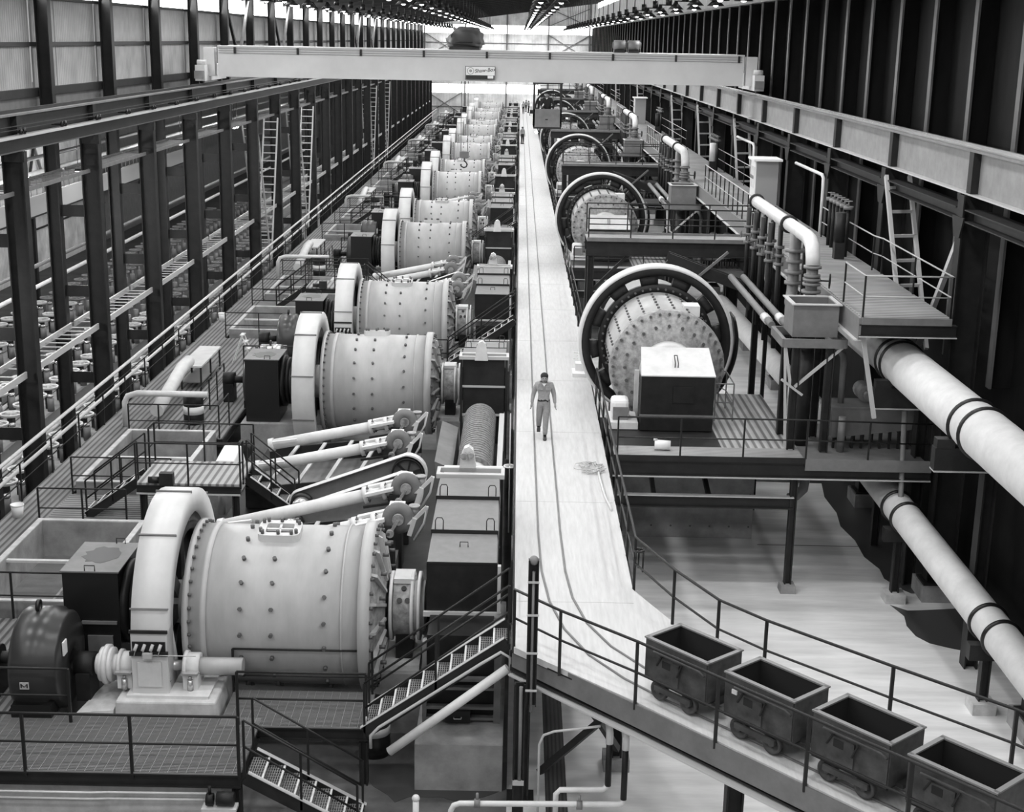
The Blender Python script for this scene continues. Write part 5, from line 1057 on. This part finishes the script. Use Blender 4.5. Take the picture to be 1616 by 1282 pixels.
xb_ = thing('cross_bridge', '', 'bridge', (5.3, 48.8, 6.4), 'cross bridges from walkway to catwalk')
MB().box(2.4, 8.24, 48.0, 49.5, 6.95, 7.0).build('bridge_plate', 'gratep', xb_)
for y in (48.0, 49.5): MB().ibeam((2.4, y, 6.7), (8.24, y, 6.7), .16, .5).build('bridge_beam', 'steel', xb_); MB().box(2.4, 8.24, y - .1, y - .06, 6.95, 7.08).build('toe_plate', 'web', xb_)
for x in (2.55, 5.4):
    for y in (48.05, 49.45): hcol(MB(), x, y, 0, 6.45, .22, .22).build('bridge_post', 'steel', xb_)
MB().bar((2.6, 48.05, 5.2), (3.8, 48.05, 6.45), .1, .1).build('knee_brace', 'steel', xb_)
xr1 = railing('bridge_railing', '', [(2.45, 47.95, 7.0), (8.2, 47.95, 7.0)], sp=1.5, r=.022, group='railings of the cross bridges')
xr2 = railing('bridge_railing', '', [(2.45, 49.55, 7.0), (8.2, 49.55, 7.0)], sp=1.5, r=.022, group='railings of the cross bridges')
for root, txt in ((xb_, 'dark steel cross bridge between ring mills and catwalk'), (xr1, 'dark railing on the camera side of a cross bridge'), (xr2, 'dark railing on the far side of a cross bridge')):
    root['label'] = txt + ', nearest'
    for k in range(1, 6): copy_tree(root, (0, PER * k, 0), f'{txt}, {nth(k)}')
# catwalk on the column side
CZ = 7.3
ck = thing('side_catwalk', 'long ribbed catwalk before the dark crane columns', 'catwalk', (9.4, 33, CZ - .3), kind='structure')
MB().box(8.3, 10.45, 33.1, 236, CZ - .05, CZ).build('catwalk_plate', 'deckX2', ck)
MB().box(8.24, 8.3, 33.1, 236, CZ - .55, CZ - .02).build('side_fascia', 'lid', ck); MB().box(8.15, 8.32, 33.1, 236, CZ - .58, CZ - .55).build('fascia_flange', 'flange', ck)
MB().box(8.3, 10.45, 33.04, 33.1, CZ - .17, CZ).build('toe_plate', 'web', ck); MB().ibeam((8.25, 33.15, CZ - .32), (10.6, 33.15, CZ - .32), .16, .3).build('end_beam', 'steel', ck); MB().box(8.25, 10.6, 33.03, 33.07, CZ - .48, CZ - .455).build('beam_flange', 'flange', ck)
for i, y in enumerate(YC):
    if y > 34: MB().bar((8.4, y, CZ - .3), (10.6, y, CZ - .3), .15, .3).build('bracket_beam', 'steel', ck)
for y in (33.5, 41, 48.4): MB().bar((8.45, y, CZ - .5), (8.9, y, 4.7), .1, .1).build('hanger_strut', 'flange', ck)
railing('catwalk_railing', 'pale-topped railing round the near end of the catwalk', [(8.32, 35.2, CZ), (8.32, 33.12, CZ), (10.42, 33.12, CZ)], h=1.0, sp=1.5, m='railm', r=.022)
railing('catwalk_railing', 'pale railing on the column side of the catwalk near end', [(10.42, 33.12, CZ), (10.42, 39.8, CZ), (10.3, 40.4, CZ), (10.3, 47.5, CZ)], h=1.0, sp=3.2, m='railm', r=.022)
for k in range(5):
    y = 48.5 + PER * k
    railing('catwalk_railing', f'pale railing with dark posts on the mill side of the catwalk, {nth(k)}', [(8.32, y, CZ), (8.32, y + 14.5, CZ)], h=1.05, sp=1.2, m='railm', r=.022)
    railing('catwalk_railing', f'pale railing on the column side of the catwalk farther on, {nth(k)}', [(10.35, y + 10, CZ), (10.35, y + 26, CZ)], h=1.0, sp=3, m='railm', r=.022)
for i, y in enumerate((55, 114)):
    t = thing('control_cabinet', f'tall white control cabinet with glazed front on the catwalk, {["nearest", "farther"][i]}', 'cabinet', (9.6, y, CZ))
    MB().box(9.15, 10.0, y - .5, y + .6, CZ, CZ + 1.95).build('cabinet_body', 'web' if i > 5 else 'lid2', t); MB().box(9.0, 10.1, y - .75, y + .7, CZ + 1.95, CZ + 2.03).build('canopy', 'white', t)
    f = MB().box(9.11, 9.15, y - .48, y + .58, CZ + .02, CZ + 1.93).build('front_panel', 'white', t)
    for ya in (y - .4, y + .07): MB().box(9.09, 9.11, ya, ya + .42, CZ + .9, CZ + 1.7).build('meter_pane', 'cream', f)
    for j in range(4): MB().cyl((9.09, y - .2 + .2 * j, CZ + 1.3), (9.07, y - .2 + .2 * j, CZ + 1.3), .07, 12).build('dial', 'lid', f)
for i, (x, y) in enumerate(((10.1, 44.2), (10.1, 73.5), (10.1, 103))):
    t = thing('valve_rack', f'dark rack of valves and small tanks on the catwalk, {nth(i)}', 'valves', (x, y, CZ))
    for j in range(6):
        yy = y - 1.2 + .5 * j; q = MB().cyl((x, yy, CZ), (x, yy, CZ + 1.5), .06, 8).build('standpipe', 'steel', t); MB().lathe((x, yy, CZ + 1.5), (0, 0, 1), [(-.05, .16), (.05, .16), (.05, .05), (-.05, .05)], 12).lathe((x, yy, CZ + 1.7), (0, 0, 1), [(-.012, .12), (.012, .12), (.012, .09), (-.012, .09)], 12).cyl((x, yy, CZ + 1.5), (x, yy, CZ + 1.72), .03, 6).build('valve', 'web', q)
    MB().cyl((x - .3, y - 1.6, CZ + .5), (x - .3, y - 1.6, CZ + 1.4), .16, 14).build('reagent_bottle', 'white' if i == 1 else 'steel', t); MB().box(x - .45, x - .15, y - 1.75, y - 1.45, CZ, CZ + .5).build('bottle_stand', 'steel', t)
for i, y in enumerate((48.2, 62.9)):
    o = MB().tube([(10.4, y + 5, 9.3), (10.4, y + .3, 9.3), (10.4, y + .05, 9.2), (10.4, y, 8.9), (10.4, y, CZ - .2)], .06, 8).build('riser_pipe', 'cream', org=(10.4, y, CZ)); tag(o, f'pale riser pipe bending under the pale girder, {["nearer", "farther"][i]}', 'pipe')

# ================================================================ MINE CARS
car = thing('mine_car', '', 'mine car', (0, 0, WZ), 'mine cars coupled in a row')
L, Wd, z0, z1 = 1.3, .8, .33, 1.0
def cb(mb, n, m, p=car): return MB.build(mb, n, m, p)
mbx = MB()
OZ = Vector((0, 0, WZ))
def LB(x0, x1, y0_, y1_, a, b): return MB().box(x0, x1, y0_, y1_, WZ + a, WZ + b)
for sx in (-1, 1): LB(sx * L / 2 - .02, sx * L / 2 + .02, -Wd / 2, Wd / 2, z0, z1).build('end_plate', 'ironrust', car)
for sy in (-1, 1): LB(-L / 2, L / 2, sy * Wd / 2 - .02, sy * Wd / 2 + .02, z0, z1).build('side_plate', 'ironrust', car)
LB(-L / 2, L / 2, -Wd / 2, Wd / 2, z0 - .04, z0).build('bottom_plate', 'carin', car)
for a_ in ((-L / 2 - .03, L / 2 + .03, -Wd / 2 - .03, -Wd / 2 + .045), (-L / 2 - .03, L / 2 + .03, Wd / 2 - .045, Wd / 2 + .03), (-L / 2 - .03, -L / 2 + .045, -Wd / 2, Wd / 2), (L / 2 - .045, L / 2 + .03, -Wd / 2, Wd / 2)): LB(*a_, z1, z1 + .025).build('rim', 'carrim', car)
for a_ in ((-L / 2 + .02, -L / 2 + .03, -Wd / 2 + .02, Wd / 2 - .02), (L / 2 - .03, L / 2 - .02, -Wd / 2 + .02, Wd / 2 - .02), (-L / 2 + .03, L / 2 - .03, -Wd / 2 + .02, -Wd / 2 + .03), (-L / 2 + .03, L / 2 - .03, Wd / 2 - .03, Wd / 2 - .02)): LB(*a_, z0, z1 - .01).build('lining', 'carin', car)
dz_ = LB(-.35, .1, -Wd / 2 - .05, -Wd / 2 - .02, z0 + .05, z0 + .45).build('side_door', 'ironrust', car)
LB(-.25, -.08, -Wd / 2 - .055, -Wd / 2 - .045, z0 + .3, z0 + .42).build('door_slot', 'carin', dz_)
MB().bar((-.36, -Wd / 2 - .06, WZ + z0 + .3), (-.24, -Wd / 2 - .06, WZ + z0 + .52), .025, .025).build('door_strap', 'steel', dz_); MB().bar((.08, -Wd / 2 - .06, WZ + z0 + .25), (.18, -Wd / 2 - .06, WZ + z0 + .5), .025, .025).build('door_strap', 'steel', dz_)
MB().tube([(-.42, -Wd / 2 - .08, WZ + z0 + .53), (.55, -Wd / 2 - .08, WZ + z0 + .53), (.68, -Wd / 2 - .1, WZ + z0 + .5)], .022, 6).build('latch_bar', 'ironrust', car)
for sx in (-.38, .26):
    for sy in (-1, 1): w = MB().lathe((sx, sy * .33, WZ + .155), (0, 1, 0), [(-.045, .165), (.045, .165), (.045, .13), (.02, .12), (.02, .03), (-.02, .03), (-.02, .12), (-.045, .13)], 24).cyl((sx, sy * .33 - .06, WZ + .155), (sx, sy * .33 + .06, WZ + .155), .05, 12).build('wheel', 'ironrust', car)
for sy in (-1, 1): LB(-.42, .36, sy * .41 - .025, sy * .41 + .025, .17, .26).build('axle_beam', 'ironrust', car)
LB(-.75, .75, -.06, .06, .2, .3).build('drawbar', 'carrim', car); LB(.62, .78, -.2, .2, .3, .36).build('bumper', 'steel', car)
CARS = [(2.845, 20.85), (3.96, 19.6), (5.06, 18.36), (6.11, 17.1)]
ang = math.atan2(-1.25, 1.09)
txts = ['rusty steel mine car first in line nearest the walkway bend', 'rusty steel mine car second in line, pale tag on its side', 'rusty steel mine car third in line behind the near rail', 'rusty steel mine car last in line at the picture corner']
for i, ((x, y), tx) in enumerate(zip(CARS, txts)):
    c_ = car if i == 0 else copy_tree(car, (0, 0, 0))
    c_.location = (x + .12, y + .02, WZ + .035); c_.rotation_euler.z = ang; c_['label'] = tx
    if i == 1:
        o = MB().box(-.48, -.4, -Wd / 2 - .035, -Wd / 2 - .02, WZ + .74, WZ + .8).build('paper_tag', 'white', c_, org=None) if False else None
        o = bpy.data.objects.new('paper_tag', MB().box(-.5, -.4, -Wd / 2 - .04, -Wd / 2 - .02, .72, .79).data('paper_tag', 'white')); COL.objects.link(o); o.parent = c_

# ================================================================ PEOPLE
def person(name, label, loc, pose='walk', face=0., mats=('cloth', 'cloth2'), sc=1.0):
    t = thing(name, label, 'person', loc)
    if pose == 'walk':
        J = dict(pel=(0, 0, .97, .15), bel=(0, -.01, 1.1, .145), ch=(0, -.02, 1.33, .165), nk=(0, -.03, 1.49, .07), hd=(0, -.06, 1.58, .085), top=(0, -.06, 1.68, .082),
                 ls=(-.195, -.01, 1.42, .088), le=(-.275, .05, 1.14, .066), lw=(-.31, -.02, .91, .045), rs=(.195, -.01, 1.42, .088), re=(.265, .03, 1.14, .066), rw=(.295, -.05, .91, .045),
                 lh=(-.09, 0, .9, .115), lk=(-.11, .0, .50, .09), la=(-.115, .27, .19, .068), rh=(.09, 0, .9, .115), rk=(.06, -.16, .5, .092), ra=(.045, -.22, .1, .07))
    elif pose == 'sit':
        J = dict(pel=(0, 0, .45, .16), bel=(0, -.01, .6, .15), ch=(0, -.02, .83, .17), nk=(0, -.04, 1.0, .07), hd=(0, -.07, 1.09, .088), top=(0, -.07, 1.19, .08),
                 ls=(-.18, -.01, .92, .08), le=(-.28, -.05, .66, .058), lw=(-.2, -.28, .6, .042), rs=(.18, -.01, .92, .08), re=(.3, .0, .64, .058), rw=(.3, -.22, .5, .042),
                 lh=(-.09, -.02, .42, .1), lk=(-.12, -.4, .44, .075), la=(-.12, -.42, .08, .055), rh=(.09, -.02, .42, .1), rk=(.12, -.4, .44, .075), ra=(.12, -.42, .08, .055))
    else:
        J = dict(pel=(0, 0, .97, .15), bel=(0, 0, 1.1, .145), ch=(0, 0, 1.33, .165), nk=(0, -.01, 1.49, .07), hd=(0, -.03, 1.58, .085), top=(0, -.03, 1.68, .082),
                 ls=(-.175, 0, 1.42, .078), le=(-.23, .02, 1.14, .056), lw=(-.24, -.04, .9, .04), rs=(.175, 0, 1.42, .078), re=(.23, .02, 1.14, .056), rw=(.24, -.04, .9, .04),
                 lh=(-.085, 0, .9, .105), lk=(-.09, -.01, .5, .075), la=(-.09, .02, .1, .055), rh=(.085, 0, .9, .105), rk=(.09, -.01, .5, .075), ra=(.09, .02, .1, .055))
    E = ['pel bel', 'bel ch', 'ch nk', 'nk hd', 'hd top', 'ch ls', 'ls le', 'le lw', 'ch rs', 'rs re', 're rw', 'pel lh', 'lh lk', 'lk la', 'pel rh', 'rh rk', 'rk ra']
    ks = list(J); me = bpy.data.meshes.new('body'); me.from_pydata([J[k][:3] for k in ks], [tuple(ks.index(q) for q in e.split()) for e in E], [])
    o = bpy.data.objects.new('body', me); COL.objects.link(o); m = o.modifiers.new('skin', 'SKIN'); m.use_smooth_shade = True
    for i, k in enumerate(ks): r_ = J[k][3]; me.skin_vertices[0].data[i].radius = (r_, r_ * (.72 if k in ('pel', 'bel', 'ch') else .95)); me.skin_vertices[0].data[i].use_root = k == 'pel'
    o.modifiers.new('sub', 'SUBSURF').levels = 2
    dg = bpy.context.evaluated_depsgraph_get(); me2 = bpy.data.meshes.new_from_object(o.evaluated_get(dg)); bpy.data.objects.remove(o)
    for q in (mats[0], mats[1], 'skin', 'black'): me2.materials.append(M[q])
    bz, nz, tz = J['bel'][2], J['nk'][2], J['top'][2]
    for p in me2.polygons:
        c_ = p.center; p.use_smooth = True
        if c_.z > nz - .015: p.material_index = 2
        elif pose != 'sit' and c_.z < bz - .11 and abs(c_.x) < .21: p.material_index = 1
        elif pose != 'sit' and bz - .11 <= c_.z < bz - .075 and abs(c_.x) < .19: p.material_index = 3
    b = bpy.data.objects.new('body', me2); COL.objects.link(b); b.parent = t
    def child(mb, n, mt): q = bpy.data.objects.new(n, mb.data(n, mt)); COL.objects.link(q); q.parent = t; return q
    h = Vector(J['hd'][:3]); tp = Vector(J['top'][:3])
    hr = MB().sphere(h + V(0, .018, .075), .112, 16, 10, (.92, 1.02, .85)); child(hr, 'hair', 'hair')
    f = MB().sphere(h + V(0, -.022, .015), .092, 14, 10, (.86, .95, 1.18)); child(f, 'face', 'skin')
    child(MB().add([h + V(-.014, -.105, .005), h + V(.014, -.105, .005), h + V(0, -.13, -.002), h + V(0, -.104, .045)], [(0, 1, 2), (0, 2, 3), (1, 3, 2), (0, 3, 1)]), 'nose', 'skin')
    child(MB().sphere(h + V(-.033, -.100, .04), .011, 8, 6).sphere(h + V(.033, -.100, .04), .011, 8, 6), 'eyes', 'hair'); child(MB().box(h.x - .024, h.x + .024, h.y - .108, h.y - .098, h.z - .04, h.z - .034), 'mouth', 'hair')
    for sx in (-1, 1): child(MB().sphere(h + V(sx * .084, -.005, .02), .026, 8, 6, (.4, .8, 1.2)), 'ear', 'skin')
    child(MB().prism([Vector(J['nk'][:3]) + V(-.055, -.085, -.02), Vector(J['nk'][:3]) + V(.055, -.085, -.02), Vector(J['nk'][:3]) + V(0, -.125, -.09)], (0, .012, 0)), 'collar', 'cream')
    for s_, sx in (('l', -1), ('r', 1)):
        w = Vector(J[s_ + 'w'][:3]); e = Vector(J[s_ + 'e'][:3]); d = (w - e).normalized(); hnd = MB(); a = V(0, 1, 0).cross(d).normalized(); bb = d.cross(a)
        hnd.bar(w - d * .02, w + d * .09, .05, .085, tuple(bb))
        for k in range(4): st_ = w + d * .085 + bb * (-.028 + .019 * k); hnd.tube([st_, st_ + d * (.035, .042, .038, .03)[k] - a * .006 * sx, st_ + d * (.06, .07, .064, .05)[k] - a * .02 * sx], .0115, 5)
        hnd.tube([w + d * .02 - bb * .03, w + d * .055 - bb * .052, w + d * .085 - bb * .05], .012, 5); child(hnd, 'hand', 'skin')
        an = Vector(J[s_ + 'a'][:3]); kn = Vector(J[s_ + 'k'][:3]); pit = -.75 if (pose == 'walk' and s_ == 'l') else 0.
        sh_ = MB(); pts = [(-.045, .1), (.045, .1), (.05, -.04), (.045, -.13), (.02, -.175), (-.02, -.175), (-.045, -.13), (-.05, -.04)]
        sh_.prism([(x, y, -.085) for x, y in pts], (0, 0, .03)); sh_.hexa([(-.045, -.15, -.055), (.045, -.15, -.055), (.045, .09, -.055), (-.045, .09, -.055)], [(-.03, -.11, -.01), (.03, -.11, -.01), (.04, .08, .05), (-.04, .08, .05)])
        mt_ = Matrix.Translation(an + V(0, -.01, -.005)) @ Matrix.Rotation(pit, 4, 'X')
        for i in range(len(sh_.v)): sh_.v[i] = mt_ @ sh_.v[i]
        child(sh_, 'shoe', 'black')
    if pose != 'sit':
        ch = Vector(J['ch'][:3])
        for sx in (-.08, .08): child(MB().box(sx - .045, sx + .045, -.155, -.135, 1.3, 1.4), 'shirt_pocket', mats[0])
    t.rotation_euler.z = face; t.scale = (sc, sc, sc)
    return t
person('person', 'man in pale work shirt and trousers walking along the walkway', (.80, 36.5, WZ), 'walk', 0.0, ('cloth', 'cloth2'), 1.03)
person('person', 'dark-clothed operator seated in the hanging crane cab', (1.3, CY + .45, 9.95), 'sit', -.3, ('dark', 'dark'), 1.05)
person('person', 'distant figure standing at the walkway edge by the far mills', (.35, 146, WZ), 'stand', .4, ('cloth', 'dark'))
for i, (x, y) in enumerate(((.55, 206), (.95, 212), (1.3, 209))):
    person('person', f'tiny figure far down the walkway, {["nearest of three", "middle of three", "beside the cart"][i]}', (x, y, WZ), 'stand', .5 * i, ('cloth', 'dark'))
t = thing('tool_cart', 'small dark cart far down the walkway beside the tiny figures', 'cart', (1.75, 202, WZ))
MB().box(1.45, 2.05, 201.2, 202.8, WZ + .3, WZ + .8).build('cart_body', 'steel', t); MB().box(1.5, 2.0, 201.3, 202.2, WZ + .8, WZ + 1.3).build('cart_load', 'cream', t)
for x in (1.45, 2.05):
    for y in (201.5, 202.5): MB().cyl((x - .04, y, WZ + .16), (x + .04, y, WZ + .16), .16, 12).build('wheel', 'black', t)
o_ = MB().box(1.2, 1.4, CY + .6, CY + .75, 9.68, 10.3).build('cab_seat', 'steel', cab); MB().box(1.05, 1.55, CY + .3, CY + .75, 10.28, 10.34).build('seat_cushion', 'black', cab)

# ================================================================ SMALL THINGS
railing('stair_gate', 'short dark railing at the head of the walkway stairs', [(.02, 24.25, WZ), (.02, 25.6, WZ)], h=1.1, sp=.65, r=.022, mids=2)
o = MB().lathe((2.5, 25.75, WZ + .8), (0, 0, 1), [(-.02, .11), (.02, .11), (.02, .085), (-.02, .085)], 16).tube([(2.58, 25.75, WZ + .8), (2.58, 25.75, WZ + .35)], .02, 6).tube([(2.5, 25.84, WZ + .8), (2.5, 25.84, WZ + .4)], .02, 6).tube([(2.43, 25.7, WZ + .8), (2.43, 25.7, WZ + .45)], .02, 6).build('hose_bundle', 'black', org=(2.5, 25.75, WZ)); tag(o, 'dark bundle hung on the rail post at the walkway bend', 'hose')
rnd = random.Random(3)
pts = []
for i in range(90):
    a = i * .42; r_ = .10 + .16 * rnd.random(); pts.append((1.95 + r_ * 1.3 * math.cos(a) + .1 * math.sin(a * .23), 33.6 + r_ * 2.0 * math.sin(a), WZ + .02 + .0009 * i))
o = MB().tube(pts, .011, 5).build('rope_coil', 'concl', org=(1.95, 33.6, WZ)); tag(o, 'tangled coil of pale rope lying on the walkway', 'rope')
o = MB().tube([(2.12, 33.9, WZ + .03), (2.14, 32.6, WZ + .03), (2.19, 31.4, WZ + .03), (2.28, 30.4, WZ + .03)], .03, 8).build('hose_length', 'cream', org=(2.2, 32, WZ)); tag(o, 'short pale hose lying along the walkway edge', 'hose')
t = thing('step_box', 'white step box with rungs at the walkway edge by the ring mill', 'step', (2.1, 44, WZ))
MB().box(1.85, 2.32, 43.5, 44.3, WZ, WZ + .12).build('lower_step', 'white', t); MB().box(1.95, 2.32, 43.9, 44.3, WZ + .12, WZ + .35).build('upper_step', 'white', t)
for z in (.42, .52, .62): MB().box(1.9, 2.05, 44.28, 44.32, WZ + z, WZ + z + .03).build('rung', 'white', t)
t = thing('cloth_bag', 'small white bag left on the platform grating', 'bag', (3.8, 34.3, 3.55))
MB().cyl((3.6, 34.3, 3.68), (4.0, 34.25, 3.68), .13, 14, .12).build('bag_body', 'white', t); MB().cyl((3.62, 34.3, 3.8), (3.6, 34.32, 3.87), .06, 8, .03).build('bag_neck', 'white', t)
t = thing('hand_wheel_valve', 'small valve handwheel on a rod beside the walkway edge', 'valve', (-.08, 34.4, 1.2))
MB().lathe((-.08, 34.4, 3.0), (0, 0, 1), [(-.015, .16), (.015, .16), (.015, .13), (-.015, .13)], 20).bar((-.22, 34.4, 3.0), (.06, 34.4, 3.0), .025, .02).bar((-.08, 34.26, 3.0), (-.08, 34.54, 3.0), .025, .02).build('wheel', 'cream', t); MB().cyl((-.08, 34.4, 1.2), (-.08, 34.4, 4.4), .016, 6).build('rod', 'flange', t)
t = thing('conduit_post', 'tall dark channel post with pale conduits at the walkway corner', 'post', (.3, 22.35, 0))
MB().box(.3, .48, 22.28, 22.32, 2.4, 5.1).box(.3, .32, 22.2, 22.28, 2.4, 5.1).box(.46, .48, 22.2, 22.28, 2.4, 5.1).build('channel', 'box', t); MB().sphere((.39, 22.27, 5.08), .085, 12, 8).build('lamp_globe', 'lid', t); MB().cyl((.39, 22.22, 2.3), (.39, 22.22, 4.9), .025, 8).build('conduit', 'web', t)
for z in (2.7, 3.4, 4.1, 4.7): MB().box(.29, .49, 22.17, 22.2, z, z + .03).build('strap', 'flange', t)
MB().box(.1, .3, 22.42, 22.46, 0, 2.75).box(.1, .13, 22.34, 22.42, 0, 2.75).box(.27, .3, 22.34, 22.42, 0, 2.75).build('lower_channel', 'box', t); MB().cyl((.22, 22.36, .9), (.22, 22.36, 2.7), .035, 8).build('lower_conduit', 'web', t); MB().box(.1, .3, 22.3, 22.36, .82, .9).build('junction_box', 'flange', t); MB().bar((.3, 22.44, 2.6), (.4, 22.3, 2.6), .1, .3).build('bracket', 'box', t)
t = thing('floor_pipework', 'pale water pipes with elbows under the curved walkway', 'pipework', (.9, 21.5, 0))
MB().tube([(-.95, 21.5, .3), (-.95, 21.5, .78), (-.9, 21.5, .88), (-.8, 21.5, .92), (1.9, 21.5, .96), (1.98, 21.5, .98), (2.0, 21.5, 1.06)], .05, 10).build('long_run', 'cream', t); MB().tube([(.85, 21.7, .4), (.85, 21.7, 1.02), (.92, 21.7, 1.1), (1.66, 21.7, 1.12), (1.74, 21.7, 1.2)], .05, 10).build('short_run', 'cream', t)
for x, y, z in ((2.0, 21.5, 1.06), (1.74, 21.7, 1.2)): MB().tube([(x, y, z), (x, y, 2.0)], .055, 10).build('riser', 'box', t); MB().tube([(x, y, 2.0), (x, y, 2.2), (x - .02, y + .05, 2.35)], .065, 10).build('riser_elbow', 'cream', t)
MB().tube([(-1.55, 21.5, 0), (-1.55, 21.5, 1.0)], .055, 10).build('stub', 'cream', t); MB().sphere((-1.55, 21.5, 1.0), .07, 10, 8).build('stub_cap', 'cream', t)
for x in (-.55, 1.2): MB().cyl((x, 21.5, .93), (x + .1, 21.5, .93), .08, 10).cyl((x + .05, 21.5, .95), (x + .05, 21.5, 1.12), .025, 6).build('valve', 'lid', t)
MB().cyl((-.95, 21.5, 0), (-.95, 21.5, .35), .07, 10).cyl((.85, 21.7, 0), (.85, 21.7, .42), .06, 10).build('foot', 'box', t)
o = MB().tube([(.55, 22.0, 0), (.55, 22.0, 1.8), (.62, 21.95, 2.0), (.8, 21.9, 2.1), (1.55, 21.45, 2.45)], .022, 8).build('conduit', 'flange', org=(.6, 22, 0)); tag(o, 'thin pale conduit bending up to the curved walkway edge', 'conduit')
o = MB().box(.72, 1.12, 20, 29, 0, .012).build('drain_cover', 'grilld', org=(.9, 24, 0)); tag(o, 'long dark drain grate on the floor under the walkway', 'drain')
def puddle(label, pts):
    o = MB().prism([(x, y, .003) for x, y in pts], (0, 0, .005)).build('wet_patch', 'wet', org=(pts[0][0], pts[0][1], 0)); tag(o, label, 'wet patch')
puddle('dark wet patch on the floor beside the low pale pipe', [(9.55, 32.9), (9.72, 32.2), (9.62, 31.6), (9.68, 31.0), (9.9, 30.6), (10.3, 30.35), (10.6, 30.2), (10.8, 30.3), (11.1, 29.9), (11.9, 29.6), (12.1, 31), (12.1, 32.7), (11.2, 32.75), (10.3, 32.6), (9.9, 32.55)])
puddle('dark wet strip on the floor along the bin wall footings', [(9.7, 36.3), (9.9, 35.4), (9.85, 34.7), (10.1, 34.0), (10.3, 33.7), (12.1, 33.7), (12.1, 45), (7.4, 45), (7.4, 43.0), (9.9, 42.9), (9.7, 41.5), (9.75, 40), (9.6, 38.8), (9.75, 37.6)])
puddle('dark wet patch at the foot of the nearest feed box pier', [(-2.9, 24.4), (-2.5, 23.6), (-2.2, 23.3), (-2.05, 23.05), (-1.8, 23.25), (-1.2, 23.25), (-.9, 23.1), (-.4, 23.3), (0, 23.6), (0, 24.6)])
o = MB().box(6.9, 11.5, 37.1, 37.13, 0, .006).build('floor_joint', 'wet', org=(9, 37, 0)); tag(o, 'thin dark joint line across the pale floor', 'joint', kind='structure')
for o in bpy.data.objects:
    if '_o' in o: del o['_o']
